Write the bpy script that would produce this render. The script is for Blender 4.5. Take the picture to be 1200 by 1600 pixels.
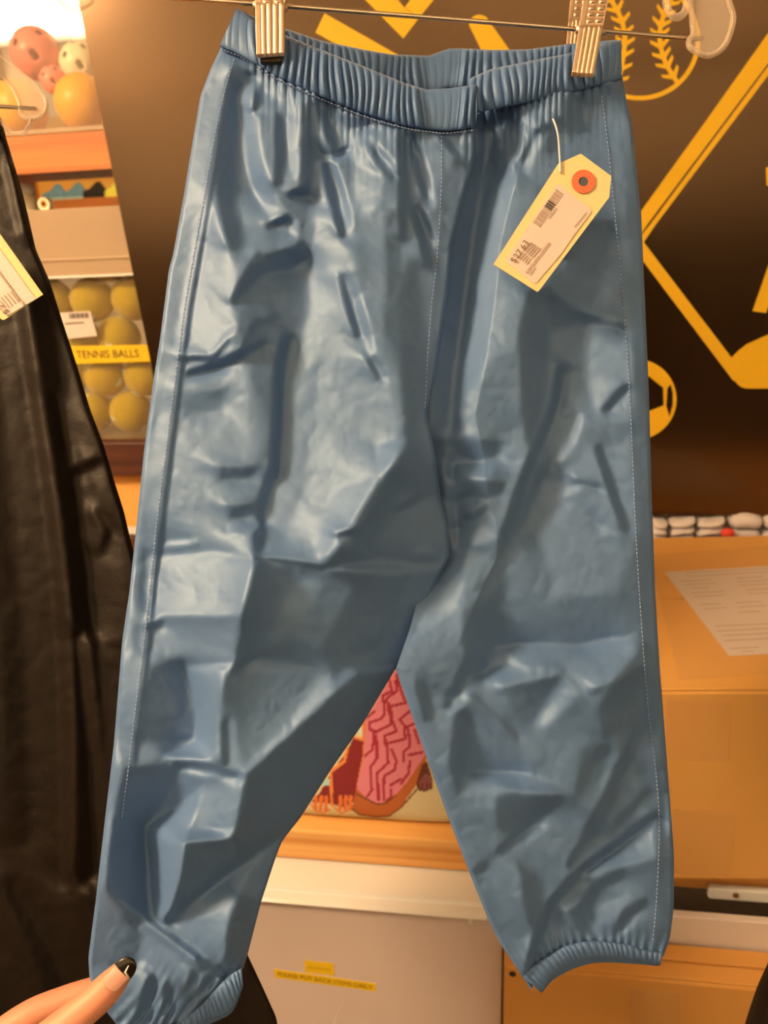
import bpy, bmesh, math, random
import numpy as np
from mathutils import Vector, Matrix

random.seed(7); np.random.seed(7)
for o in list(bpy.data.objects): bpy.data.objects.remove(o)
scene = bpy.context.scene
COL = scene.collection

# ------------------------------------------------------------------ camera
F = 1200.0                      # focal length in pixels of the 1200x1600 frame
PITCH, YAW, ROLL = map(math.radians, (20.0, 9.0, 2.7))
CAM = Vector((0, 0, 1.35))
fwd = Vector((-math.sin(YAW)*math.cos(PITCH), math.cos(YAW)*math.cos(PITCH), -math.sin(PITCH)))
r0 = Vector((math.cos(YAW), math.sin(YAW), 0))
u0 = r0.cross(fwd)
rgt = r0*math.cos(ROLL) - u0*math.sin(ROLL)
upv = u0*math.cos(ROLL) + r0*math.sin(ROLL)
cd = bpy.data.cameras.new('camera'); cam = bpy.data.objects.new('camera', cd); COL.objects.link(cam)
cd.sensor_fit = 'VERTICAL'; cd.sensor_height = 36.0; cd.sensor_width = 27.0; cd.lens = 36.0*F/1600.0
cd.clip_start = 0.01
cam.matrix_world = Matrix(((rgt.x, upv.x, -fwd.x, CAM.x), (rgt.y, upv.y, -fwd.y, CAM.y), (rgt.z, upv.z, -fwd.z, CAM.z), (0, 0, 0, 1)))
cd.dof.use_dof = True; cd.dof.focus_distance = 0.45; cd.dof.aperture_fstop = 10.0
scene.camera = cam

# ------------------------------------------------------------------ world, exposure
w = bpy.data.worlds.new('world'); scene.world = w; w.use_nodes = True
w.node_tree.nodes['Background'].inputs[0].default_value = (1.0, 0.8, 0.6, 1)
w.node_tree.nodes['Background'].inputs[1].default_value = 0.05
scene.view_settings.view_transform = 'Standard'
scene.view_settings.look = 'None'
scene.view_settings.gamma = 1.0
scene.view_settings.use_curve_mapping = False
scene.view_settings.exposure = 0.0

LIGHT = (1.0, 0.64, 0.33)       # warm shop lamps
KEY = (-1.7, -0.45, 2.42, 168.0, (1.0, 0.64, 0.34))          # unseen key light left of the viewer, pendant form added: x, y, z, strength, colour
#            x     y    length width strength colour
LAMPS = [(0.8, -1.75, 2.0, 0.30, 14.0, (1.0, 0.57, 0.27)),  # unseen lamp added to wash the rear wall: frontal fill, banner reflection
         (-0.2, 2.7, 1.2, 0.30, 16.0, (1.0, 0.62, 0.30))]

# ------------------------------------------------------------------ pixel helpers
def ray(px, py): return fwd + rgt*((px-600.0)/F) - upv*((py-800.0)/F)
def at(px, py, d): return CAM + ray(px, py)*d
def hitY(px, py, Y):
    r = ray(px, py); return CAM + r*((Y-CAM.y)/r.y)
def hitZ(px, py, Z):
    r = ray(px, py); return CAM + r*((Z-CAM.z)/r.z)
RG, UPN, FW, CM = (np.array(v) for v in (rgt, upv, fwd, CAM))
def at_np(px, py, d):
    px = np.asarray(px, float); py = np.asarray(py, float); d = np.asarray(d, float)
    r = FW + RG*((px-600)/F)[..., None] - UPN*((py-800)/F)[..., None]
    return CM + r*d[..., None]
def to_px(P):
    q = np.asarray(P) - CM
    z = q@FW
    return 600 + F*(q@RG)/z, 800 - F*(q@UPN)/z

def lin(c):
    return tuple(((v/255+.055)/1.055)**2.4 if v > 10 else v/255/12.92 for v in c)
def alb(c, g=1.0):
    """albedo of a surface that reads as sRGB c under the warm lamps"""
    return tuple(min(.92, max(.004, v*g/l)) for v, l in zip(lin(c), LIGHT))

# ------------------------------------------------------------------ materials
def mat(name, col, rough=.6, metal=0, spec=.5, var=0, vscale=20, bump=0, bscale=200, trans=0, alpha=1, sheen=0, coat=0, stretch=None, emit=None, ior=None):
    m = bpy.data.materials.new(name); m.use_nodes = True
    nt = m.node_tree; b = nt.nodes['Principled BSDF']
    b.inputs['Base Color'].default_value = (*col, 1)
    b.inputs['Roughness'].default_value = rough
    b.inputs['Metallic'].default_value = metal
    b.inputs['Specular IOR Level'].default_value = spec
    b.inputs['Transmission Weight'].default_value = trans
    b.inputs['Alpha'].default_value = alpha
    b.inputs['Sheen Weight'].default_value = sheen
    b.inputs['Coat Weight'].default_value = coat
    if ior: b.inputs['IOR'].default_value = ior
    if emit:
        b.inputs['Emission Color'].default_value = (*emit[0], 1); b.inputs['Emission Strength'].default_value = emit[1]
    if var or bump:
        tc = nt.nodes.new('ShaderNodeTexCoord'); mp = nt.nodes.new('ShaderNodeMapping')
        nt.links.new(tc.outputs['Object'], mp.inputs[0])
        if stretch: mp.inputs['Scale'].default_value = stretch
    if var:
        n = nt.nodes.new('ShaderNodeTexNoise'); n.inputs['Scale'].default_value = vscale; n.inputs['Detail'].default_value = 5
        nt.links.new(mp.outputs[0], n.inputs['Vector'])
        mx = nt.nodes.new('ShaderNodeMix'); mx.data_type = 'RGBA'
        mx.inputs[6].default_value = (*[c*(1-var) for c in col], 1); mx.inputs[7].default_value = (*[min(1, c*(1+var)) for c in col], 1)
        nt.links.new(n.outputs['Fac'], mx.inputs[0]); nt.links.new(mx.outputs[2], b.inputs['Base Color'])
    if bump:
        n2 = nt.nodes.new('ShaderNodeTexNoise'); n2.inputs['Scale'].default_value = bscale; n2.inputs['Detail'].default_value = 3
        nt.links.new(mp.outputs[0], n2.inputs['Vector'])
        bp = nt.nodes.new('ShaderNodeBump'); bp.inputs['Strength'].default_value = bump; bp.inputs['Distance'].default_value = .002
        nt.links.new(n2.outputs['Fac'], bp.inputs['Height']); nt.links.new(bp.outputs[0], b.inputs['Normal'])
    return m

def wood(name, ca, cb, rough=.45, scale=(1.2, 14, 40)):
    m = bpy.data.materials.new(name); m.use_nodes = True; nt = m.node_tree; b = nt.nodes['Principled BSDF']
    tc = nt.nodes.new('ShaderNodeTexCoord'); mp = nt.nodes.new('ShaderNodeMapping'); mp.inputs['Scale'].default_value = scale
    n = nt.nodes.new('ShaderNodeTexNoise'); n.inputs['Scale'].default_value = 1.6; n.inputs['Detail'].default_value = 6; n.inputs['Distortion'].default_value = .6
    rp = nt.nodes.new('ShaderNodeValToRGB'); rp.color_ramp.elements[0].position = .36; rp.color_ramp.elements[1].position = .62
    rp.color_ramp.elements[0].color = (*ca, 1); rp.color_ramp.elements[1].color = (*cb, 1)
    nt.links.new(tc.outputs['Object'], mp.inputs[0]); nt.links.new(mp.outputs[0], n.inputs['Vector'])
    nt.links.new(n.outputs['Fac'], rp.inputs[0]); nt.links.new(rp.outputs[0], b.inputs['Base Color'])
    b.inputs['Roughness'].default_value = rough
    return m

def attr_mat(name, rough=.8, bump=0):
    m = mat(name, (.5, .5, .5), rough, bump=bump, bscale=900)
    nt = m.node_tree; a = nt.nodes.new('ShaderNodeAttribute'); a.attribute_name = 'print'
    nt.links.new(a.outputs['Color'], nt.nodes['Principled BSDF'].inputs['Base Color'])
    return m

def clear_mat(name, tint, through=.8, rough=.12, edge=.22):
    """clear moulded plastic: mostly see-through, fresnel gloss on top"""
    m = bpy.data.materials.new(name); m.use_nodes = True; nt = m.node_tree
    out = nt.nodes['Material Output']; b = nt.nodes['Principled BSDF']
    b.inputs['Base Color'].default_value = (*tint, 1); b.inputs['Roughness'].default_value = rough
    t = nt.nodes.new('ShaderNodeBsdfTransparent'); t.inputs[0].default_value = (.97, .96, .94, 1)
    lw = nt.nodes.new('ShaderNodeLayerWeight'); lw.inputs[0].default_value = .35
    mr = nt.nodes.new('ShaderNodeMapRange'); mr.inputs[3].default_value = 1-through; mr.inputs[4].default_value = min(1, 1-through+edge)
    mx = nt.nodes.new('ShaderNodeMixShader')
    nt.links.new(lw.outputs['Facing'], mr.inputs[0]); nt.links.new(mr.outputs[0], mx.inputs[0])
    nt.links.new(t.outputs[0], mx.inputs[1]); nt.links.new(b.outputs[0], mx.inputs[2]); nt.links.new(mx.outputs[0], out.inputs[0])
    return m

# ------------------------------------------------------------------ object helpers
def tag(o, label=None, cat=None, group=None, kind=None):
    if label: o['label'] = label
    if cat: o['category'] = cat
    if group: o['group'] = group
    if kind: o['kind'] = kind
    return o
def empty(name, loc=(0, 0, 0)):
    o = bpy.data.objects.new(name, None); COL.objects.link(o); o.location = loc; o.empty_display_size = .02
    bpy.context.view_layer.update() if False else None
    return o
def link(name, me, m=None, parent=None, smooth=False):
    o = bpy.data.objects.new(name, me); COL.objects.link(o)
    if m is not None: me.materials.append(m)
    if parent is not None:
        o.parent = parent
        loc = Vector((0, 0, 0)); p = parent
        while p is not None: loc += p.location; p = p.parent
        o.location = -loc          # mesh data is in world space
    if smooth:
        me.polygons.foreach_set('use_smooth', [True]*len(me.polygons))
    return o
def mesh(name, v, f, m=None, parent=None, smooth=False):
    me = bpy.data.meshes.new(name); me.from_pydata([tuple(p) for p in v], [], f); me.update()
    return link(name, me, m, parent, smooth)
def from_bm(name, bm, m=None, parent=None, smooth=False):
    bmesh.ops.recalc_face_normals(bm, faces=bm.faces[:])
    me = bpy.data.meshes.new(name); bm.to_mesh(me); bm.free()
    return link(name, me, m, parent, smooth)
def bevel(o, wd, seg=2):
    md = o.modifiers.new('bevel', 'BEVEL'); md.width = wd; md.segments = seg; md.limit_method = 'ANGLE'; md.angle_limit = .6
    return o
BOXF = [(0, 3, 2, 1), (4, 5, 6, 7), (0, 1, 5, 4), (1, 2, 6, 5), (2, 3, 7, 6), (3, 0, 4, 7)]
def frame_box(o, ex, ey, ez):
    o, ex, ey, ez = map(Vector, (o, ex, ey, ez))
    return [o, o+ex, o+ex+ey, o+ey, o+ez, o+ex+ez, o+ex+ey+ez, o+ey+ez]
def box(name, x0, x1, y0, y1, z0, z1, m=None, parent=None, bev=0, seg=2):
    o = mesh(name, frame_box((x0, y0, z0), (x1-x0, 0, 0), (0, y1-y0, 0), (0, 0, z1-z0)), BOXF, m, parent)
    if bev: bevel(o, bev, seg)
    return o
def obox(name, o, ex, ey, ez, m=None, parent=None, bev=0, seg=2):
    ob = mesh(name, frame_box(o, ex, ey, ez), BOXF, m, parent)
    if bev: bevel(ob, bev, seg)
    return ob
def prism(name, pts, ext, m=None, parent=None, bev=0):
    """closed polygon of world points, extruded by the vector ext"""
    bm = bmesh.new(); a = [bm.verts.new(p) for p in pts]; ext = Vector(ext)
    f = bm.faces.new(a)
    r = bmesh.ops.extrude_face_region(bm, geom=[f])
    bmesh.ops.translate(bm, verts=[e for e in r['geom'] if isinstance(e, bmesh.types.BMVert)], vec=ext)
    o = from_bm(name, bm, m, parent)
    if bev: bevel(o, bev)
    return o
def tube_into(V, Fc, pts, rad, n=10, closed=False, flat=1.0, cap=True):
    pts = [Vector(p) for p in pts]; k = len(pts)
    rad = rad if hasattr(rad, '__len__') else [rad]*k
    base = len(V); up = None
    for i, p in enumerate(pts):
        a = pts[(i-1) % k] if (closed or i > 0) else p
        b = pts[(i+1) % k] if (closed or i < k-1) else p
        t = (b-a).normalized()
        if up is None:
            up = t.orthogonal().normalized()
        up = (up - t*up.dot(t)).normalized(); s = t.cross(up)
        for j in range(n):
            an = 2*math.pi*j/n
            V.append(p + up*(math.cos(an)*rad[i]) + s*(math.sin(an)*rad[i]*flat))
    for i in range(k if closed else k-1):
        for j in range(n):
            i2 = (i+1) % k
            Fc.append((base+i*n+j, base+i*n+(j+1) % n, base+i2*n+(j+1) % n, base+i2*n+j))
    if cap and not closed:
        Fc.append(tuple(base+j for j in range(n))[::-1]); Fc.append(tuple(base+(k-1)*n+j for j in range(n)))
def tube(name, pts, rad, m=None, parent=None, n=10, closed=False):
    V, Fc = [], []; tube_into(V, Fc, pts, rad, n, closed)
    return mesh(name, V, Fc, m, parent, True)
def smooth_path(pts, k=8, closed=False):
    P = [Vector(p) for p in pts]; n = len(P); out = []
    g = (lambda i: P[i % n]) if closed else (lambda i: P[max(0, min(n-1, i))])
    for i in range(n if closed else n-1):
        a, b, c, d = g(i-1), g(i), g(i+1), g(i+2)
        for j in range(k):
            t = j/k
            out.append(.5*((2*b)+(c-a)*t+(2*a-5*b+4*c-d)*t*t+(3*b-a-3*c+d)*t**3))
    if not closed: out.append(P[-1])
    return out
def text(name, s, height, m, parent, org, xd, yd, width=None, push=.0004):
    cu = bpy.data.curves.new(name, 'FONT'); cu.body = s; cu.size = 1; cu.resolution_u = 3
    ob = bpy.data.objects.new(name, cu); COL.objects.link(ob)
    dg = bpy.context.evaluated_depsgraph_get(); me = bpy.data.meshes.new_from_object(ob.evaluated_get(dg))
    bpy.data.objects.remove(ob); bpy.data.curves.remove(cu)
    n = len(me.vertices); co = np.empty(n*3); me.vertices.foreach_get('co', co); co = co.reshape(-1, 3)
    co[:, 0] -= co[:, 0].min(); co[:, 1] -= co[:, 1].min()
    sy = height/co[:, 1].max(); sx = width/co[:, 0].max() if width else sy
    xd = Vector(xd).normalized(); yd = Vector(yd); yd = (yd-xd*yd.dot(xd)).normalized(); nz = xd.cross(yd)
    W = np.array(org)+np.outer(co[:, 0]*sx, xd)+np.outer(co[:, 1]*sy, yd)+np.array(nz*push)
    me.vertices.foreach_set('co', W.ravel()); me.update()
    return link(name, me, m, parent)

def polyline(pts):
    a = np.array(pts, float); return lambda t, a=a: np.interp(t, a[:, 1], a[:, 0])
def curve_x(pts):
    a = np.array(pts, float); return lambda x, a=a: np.interp(x, a[:, 0], a[:, 1])
def smooth_fn(fn, s=12):
    ts = np.linspace(-3, 3, 13); ws = np.exp(-ts**2/2); ws /= ws.sum()
    return lambda t: sum(wt*fn(np.asarray(t, float)+k*s/1.5) for k, wt in zip(ts, ws))

# ------------------------------------------------------------------ relief fields: folds drawn as facing-the-lamp / turned-away areas
class Relief:
    def __init__(s, x0, x1, y0, y1, step, base):
        s.x = np.arange(x0, x1, step, dtype=float); s.y = np.arange(y0, y1, step, dtype=float); s.step = step
        s.V = np.full((len(s.y), len(s.x)), float(base))
    def _win(s, pts, pad):
        a = np.array(pts, float)
        i0, i1 = np.searchsorted(s.x, [a[:, 0].min()-pad, a[:, 0].max()+pad]); j0, j1 = np.searchsorted(s.y, [a[:, 1].min()-pad, a[:, 1].max()+pad])
        return slice(j0, j1), slice(i0, i1), np.meshgrid(s.x[i0:i1], s.y[j0:j1])
    def _dist(s, X, Y, pts, closed):
        d = np.full(X.shape, 1e9); n = len(pts)
        for i in range(n if closed else n-1):
            ax, ay = pts[i]; bx, by = pts[(i+1) % n]
            ux, uy = bx-ax, by-ay; L = ux*ux+uy*uy+1e-9
            t = np.clip(((X-ax)*ux+(Y-ay)*uy)/L, 0, 1)
            d = np.minimum(d, np.hypot(X-ax-t*ux, Y-ay-t*uy))
        return d
    def inside(s, X, Y, pts):
        r = np.zeros(X.shape, bool); n = len(pts)
        for i in range(n):
            ax, ay = pts[i]; bx, by = pts[(i+1) % n]
            c = ((ay > Y) != (by > Y)) & (X < (bx-ax)*(Y-ay)/((by-ay) or 1e-9)+ax); r ^= c
        return r
    def poly(s, val, blur, pts, op=1.0):
        jy, ix, (X, Y) = s._win(pts, blur+2)
        if X.size == 0: return
        d = s._dist(X, Y, pts, True); d = np.where(s.inside(X, Y, pts), d, -d)
        m = np.clip((d+blur)/(2*blur), 0, 1); m = m*m*(3-2*m)*op
        s.V[jy, ix] = s.V[jy, ix]*(1-m)+val*m
    def line(s, val, width, pts, soft=.6, op=1.0):
        if width < 12: width, op = width*1.45, op*.85
        jy, ix, (X, Y) = s._win(pts, width*2)
        if X.size == 0: return
        d = s._dist(X, Y, pts, False)
        m = np.clip(1-(d-width*(.5-soft/2))/(width*soft+1e-6), 0, 1); m = m*m*(3-2*m)*op
        s.V[jy, ix] = s.V[jy, ix]*(1-m)+val*m
    blur = 2.2
    def solve(s, gain, mid, lam=.10, cut=420, ldir=(-.87, -.49)):
        S = np.clip((s.V-mid)/100.0, -1.1, 1.2)*gain
        H, W = S.shape; py_, px_ = H//4, W//4
        P = np.pad(S, ((py_, py_), (px_, px_)), mode='reflect')
        wy = np.fft.fftfreq(P.shape[0], s.step)*2*np.pi; wx = np.fft.fftfreq(P.shape[1], s.step)*2*np.pi
        KX, KY = np.meshgrid(wx, wy); dx, dy = -ldir[0], -ldir[1]
        kd = KX*dx+KY*dy; kp = -KX*dy+KY*dx
        Hh = np.conj(1j*kd)*np.fft.fft2(P)/(kd**2+lam*kp**2+(2*np.pi/cut)**2)
        Hh = Hh*np.exp(-(KX**2+KY**2)*(s.blur**2)/2)
        h = np.real(np.fft.ifft2(Hh))[py_:py_+H, px_:px_+W]
        s.h = h-h.mean(); return s.h
    def add_crumple(s, amp, sc, seed=1):
        rng = np.random.RandomState(seed); H, W = s.h.shape
        wy = np.fft.fftfreq(H, s.step); wx = np.fft.fftfreq(W, s.step); K = np.hypot(*np.meshgrid(wx, wy))
        for k in range(2):
            N = np.real(np.fft.ifft2(np.fft.fft2(rng.randn(H, W))*np.exp(-(K*sc*2.2/(k+1))**2))); N /= N.std()
            s.h += amp/(k+1)*(np.abs(N)-.8)
    def sample(s, X, Y):
        fx = np.clip((X-s.x[0])/s.step, 0, len(s.x)-1.001); fy = np.clip((Y-s.y[0])/s.step, 0, len(s.y)-1.001)
        i, j = fx.astype(int), fy.astype(int); a, b = fx-i, fy-j; h = s.h
        return (h[j, i]*(1-a)+h[j, i+1]*a)*(1-b)+(h[j+1, i]*(1-a)+h[j+1, i+1]*a)*b

def grid_mesh(name, P, m, parent=None, flip=False, closed_u=False):
    nv, nu = P.shape[:2]; idx = np.arange(nv*nu).reshape(nv, nu)
    q = np.stack([idx[:-1, :-1], idx[1:, :-1], idx[1:, 1:], idx[:-1, 1:]], -1).reshape(-1, 4)
    if flip: q = q[:, ::-1]
    me = bpy.data.meshes.new(name); me.vertices.add(nv*nu); me.vertices.foreach_set('co', P.reshape(-1).astype(np.float32))
    nf = len(q); me.loops.add(nf*4); me.loops.foreach_set('vertex_index', q.reshape(-1).astype(np.int32))
    me.polygons.add(nf); me.polygons.foreach_set('loop_start', np.arange(0, nf*4, 4, dtype=np.int32))
    me.polygons.foreach_set('loop_total', np.full(nf, 4, dtype=np.int32)); me.update(calc_edges=True); me.validate()
    return link(name, me, m, parent, True)

# ------------------------------------------------------------------ materials in use
M = {}
M['wall'] = mat('wall_paint', alb((236, 205, 160)), .8, var=.05, vscale=3)
M['wall_brown'] = mat('brown_wall_paint', (.20, .13, .08), .8, var=.05, vscale=3)
M['reflect_dark'] = mat('dark_reflection_panel', (.035, .022, .013), .7, var=.2)
M['ceiling'] = mat('ceiling_tile', (.72, .66, .56), .9, var=.04)
M['floor'] = mat('floor_carpet', (.11, .08, .06), .95, var=.3, vscale=60, bump=.4)
M['pine'] = wood('pine_board', alb((208, 118, 40)), alb((232, 150, 66)), .4, (1.0, 10, 46))
M['pine_orange'] = wood('orange_pine_board', alb((190, 88, 22), .8), alb((214, 112, 34), .8), .45, (1.0, 10, 30))
M['dark_wood'] = wood('dark_brown_board', alb((58, 22, 10)), alb((84, 36, 16)), .5)  # darker, redder brown than the pine boards
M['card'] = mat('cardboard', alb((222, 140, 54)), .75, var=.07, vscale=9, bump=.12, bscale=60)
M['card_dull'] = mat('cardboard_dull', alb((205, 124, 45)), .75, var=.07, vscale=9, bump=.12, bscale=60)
M['card_dark'] = mat('cardboard_edge', alb((120, 62, 22)), .9)
M['tape'] = mat('packing_tape', alb((250, 170, 84)), .35, alpha=.15)
M['paper'] = mat('white_paper', alb((236, 186, 136), .80), .8, var=.02)
M['ink'] = mat('printed_ink', (.03, .022, .018), .8)
M['ink_soft'] = mat('faded_ink', alb((176, 126, 84)), .8)
M['film'] = clear_mat('plastic_film', (.8, .75, .68), .965, .06, .05)
M['banner'] = mat('banner_vinyl', (.013, .0075, .004), .20, ior=2.05)
M['banner'].node_tree.nodes['Principled BSDF'].inputs['Specular Tint'].default_value = (1, .66, .40, 1)
M['banner_yellow'] = mat('banner_yellow_print', alb((252, 168, 22), .74), .5, spec=.3)
M['bin_clear'] = clear_mat('clear_bin_plastic', (.70, .56, .34), .92, .25, .12)
M['bin_frost'] = clear_mat('frosted_lid_plastic', (.54, .42, .29), .34, .3)
M['bin_grey'] = mat('cloudy_bin_plastic', alb((206, 160, 118)), .35, alpha=.95, var=.06, vscale=5)
M['lid_white'] = mat('white_lid_plastic', alb((236, 198, 148), .85), .3)
M['hanger'] = clear_mat('clear_hanger_plastic', (.86, .76, .64), .80, .06, .35)
M['steel'] = mat('hanger_steel', (.72, .62, .50), .28, 1.0)
M['clip'] = mat('clip_steel', (.74, .58, .43), .46, 1.0)
M['label_yellow'] = mat('yellow_label_tape', alb((250, 176, 12), .8), .5)
M['manila'] = mat('manila_card', alb((250, 192, 104), .82), .75, var=.03)
M['tag_red'] = mat('red_reinforcement_ring', alb((212, 92, 44)), .7)
M['string'] = mat('tag_string', alb((214, 176, 140)), .8)
M['tennis'] = mat('tennis_felt', alb((214, 162, 14), .72), .95, var=.12, vscale=80, bump=.5, bscale=700, sheen=.4)
M['pink'] = mat('pink_ball_plastic', alb((250, 120, 84)), .35)
M['orange'] = mat('orange_ball_plastic', alb((250, 150, 8)), .4)
M['cream'] = mat('cream_ball_plastic', alb((252, 214, 130)), .4)
M['shoe_blue'] = mat('blue_shoe_cloth', alb((104, 126, 112)), .8, var=.1)
M['shoe_black'] = mat('black_shoe_cloth', (.02, .018, .016), .8)
M['shoe_yellow'] = mat('yellow_shoe_cloth', alb((240, 220, 60)), .7)
M['sole'] = mat('pale_sole', alb((160, 170, 130)), .8)
M['sock'] = mat('white_sock_knit', alb((238, 192, 146), .8), .95, var=.06, vscale=40, bump=.5, bscale=600)
M['red'] = mat('red_cloth', alb((240, 64, 36)), .8)
M['black_cloth'] = mat('black_nylon', (.0075, .005, .0035), .5, spec=.22, bump=.10, bscale=500)
M['skin'] = mat('skin', alb((246, 140, 84), .72), .5, var=.05, vscale=30, bump=.05, bscale=900)
M['skin'].node_tree.nodes['Principled BSDF'].inputs['Subsurface Weight'].default_value = .12
M['skin'].node_tree.nodes['Principled BSDF'].inputs['Subsurface Radius'].default_value = (.008, .003, .0015)
M['nail'] = mat('nail_polish_pink', alb((250, 158, 106), .78), .14, coat=.6)
M['nail_black'] = mat('nail_polish_black', (.012, .008, .006), .2)
M['nail_line'] = mat('nail_glitter_line', alb((250, 214, 160)), .2)
M['nylon'] = mat('blue_nylon', (.082, .172, .39), .50, spec=.8, bump=.10, bscale=150)
M['nylon'].node_tree.nodes['Principled BSDF'].inputs['Specular Tint'].default_value = (.60, .80, 1, 1)
M['nylon_in'] = mat('blue_nylon_inside', (.07, .16, .36), .6)
M['thread'] = mat('pale_blue_thread', (.34, .48, .78), .7)
M['lamp_glow'] = {}

# ------------------------------------------------------------------ room shell
XA, XB, YA, YB, ZC = -2.6, 2.6, -2.4, 4.3, 2.75
def shell(name, *a): return tag(box(name, *a), kind='structure')
shell('floor', XA, XB, YA, YB, -.05, 0, M['floor'])
shell('ceiling', XA, XB, YA, YB, ZC, ZC+.05, M['ceiling'])
shell('wall_back', XA, XB, YB, YB+.05, 0, ZC, M['wall'])
shell('wall_left', XA-.05, XA, YA, YB, 0, ZC, M['wall_brown'])
shell('wall_right', XB, XB+.05, YA, YB, 0, ZC, M['wall'])
shell('wall_front', XA, XB, YA-.05, YA, 0, ZC, M['wall'])
shell('added_dark_panel_1', XA, XB, YA, YA+.03, 0, 1.42, M['reflect_dark'])  # unseen dark panel added so the lower banner reflects dark

kx, ky, kz, ks, kc = KEY
e = empty('added_key_lamp', (kx, ky, kz)); tag(e, 'unseen drum shaped key light added left of the viewer', 'lamp')
V, Fc = [], []; tube_into(V, Fc, [(kx, ky, kz-.15), (kx, ky, kz+.15)], .18, 40); mesh('drum_shade', V, Fc, mat('key_glow', (.9, .9, .9), .6, emit=(kc, ks)), e)
V, Fc = [], []; tube_into(V, Fc, [(kx, ky, kz+.151), (kx, ky, kz+.19)], [.185, .03], 40); mesh('shade_cap', V, Fc, M['lid_white'], e)
V, Fc = [], []; tube_into(V, Fc, [(kx, ky, kz+.19), (kx, ky, ZC-.001)], .004, 8); mesh('cord', V, Fc, M['ink'], e)
for (x, y, lx, ly, s, c), lab in zip(LAMPS, ['unseen fill lamp panel added to wash the wall behind the viewer', 'ceiling lamp panel beyond the shelves']):
    e = empty('ceiling_lamp', (x, y, ZC)); tag(e, lab, 'lamp', 'ceiling lamps')
    box('housing', x-lx/2-.03, x+lx/2+.03, y-ly/2-.03, y+ly/2+.03, ZC-.05, ZC-.001, M['lid_white'], e, .006)
    gm = mat('lamp_diffuser', (.9, .9, .9), .6, emit=(c, s))
    box('diffuser', x-lx/2, x+lx/2, y-ly/2, y+ly/2, ZC-.06, ZC-.0505, gm, e)

# lamp on the far wall, seen over the shelves at the top left
p = hitY(62, 22, YB-.05); e = empty('wall_lamp', (p.x, YB, p.z)); tag(e, 'bright wall lamp at the top left corner above the pink ball', 'lamp')
box('back_plate', p.x-.34, p.x+.40, YB-.03, YB-.001, p.z-.13, p.z+.25, M['lid_white'], e, .01)
box('diffuser', p.x-.30, p.x+.36, YB-.06, YB-.031, p.z-.09, p.z+.22, mat('wall_lamp_glow', (.9, .9, .9), .5, emit=((1, .80, .5), 13.0)), e, .01)

# ------------------------------------------------------------------ shelving unit
SY = 1.22                                     # front plane of the back shelves
zu1, zu0 = hitY(110, 206, SY).z, hitY(110, 268, SY).z
zm1, zm0 = hitY(190, 692, SY).z, hitY(190, 744, SY).z
PY = .76
zp1, zp0 = hitY(600, 1307, PY).z, hitY(600, 1353, PY).z
un = empty('shelving_unit', (0, SY, 0)); tag(un, 'orange wooden shelving unit behind the banner holding bins and cartons', 'shelf')
xl, xr = -1.25, 1.05
box('shelf_board', xl, xr, SY+.006, 1.62, zu0+.02, zu1, M['pine_orange'], un, .002)
box('shelf_lip', xl, xr, SY, SY+.0055, zu0, zu0+.030, M['pine_orange'], un, .001)
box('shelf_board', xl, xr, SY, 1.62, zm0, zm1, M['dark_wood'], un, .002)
box('shelf_board', xl, xr, PY, 1.62, zp0, zp1, M['pine'], un, .004, 3)
for x in (xl-.03, xr): box('upright_panel', x, x+.03, SY, 1.62, 0, 2.2, M['pine_orange'], un, .002)
# white price rail screwed to the lower board
ra, rb_ = hitY(1102, 1408, PY-.002), hitY(1260, 1423, PY-.002)
rl = box('price_rail', ra.x, rb_.x, PY-.010, PY-.0005, zp0-.004, zp0+.014, M['lid_white'], un, .003)
sp = hitY(1148, 1409, PY-.010)
V, Fc = [], []; tube_into(V, Fc, [(sp.x, PY-.0115, zp0+.006), (sp.x, PY-.0099, zp0+.006)], .0035, 14)
mesh('screw', V, Fc, M['card_dark'], rl)

# ------------------------------------------------------------------ banner with yellow sport drawings
BY = 1.205
def B(px, py, dy=0): return hitY(px, py, BY-dy)
bn = empty('sports_banner', tuple(B(640, 800))); tag(bn, 'dark brown banner printed with yellow sports drawings behind the pants', 'banner')
prism('banner_sheet', [B(110, -60), B(1560, -60), B(1560, 806), B(282, 800)], (0, .004, 0), M['banner'], bn)
def decal(name, pts, m='banner_yellow', lift=.0006):
    return prism(name, [B(x, y, lift) for x, y in pts], (0, .0005, 0), M[m], bn)
def disc(cx, cy, r, n=48, a0=0, a1=2*math.pi): return [(cx+r*math.cos(a0+(a1-a0)*i/n), cy+r*math.sin(a0+(a1-a0)*i/n)) for i in range(n+(0 if a1-a0 > 6.28 else 1))]
def ring(name, cx, cy, r, wd, n=64):
    V = [B(x, y, .0006) for x, y in disc(cx, cy, r, n)]+[B(x, y, .0006) for x, y in disc(cx, cy, r-wd, n)]
    o = mesh(name, V, [(i, (i+1) % n, n+(i+1) % n, n+i) for i in range(n)], M['banner_yellow'], bn)
    md = o.modifiers.new('s', 'SOLIDIFY'); md.thickness = .0005; return o
decal('crossed_bar', [(531, -40), (571, 0), (630, 60), (654, 29), (632, 12), (622, 0), (590, -40)])
decal('crossed_bar', [(632.4, 11.6), (655, 28), (677, 0), (708, -40), (672, -40), (641, 0)])
decal('racket_bar', [(507, 21), (617, 83), (660, 108), (640, 132), (493, 51)])
decal('bat_handle', [(734, 42)]+[(749+16*math.cos(a), 38+15*math.sin(a)) for a in np.linspace(math.pi, 2*math.pi-.2, 10)]+[(772, 44), (796, 78), (850, 160), (822, 172), (752, 78)])
ring('baseball_outline', 999, 62, 95, 7)
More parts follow.
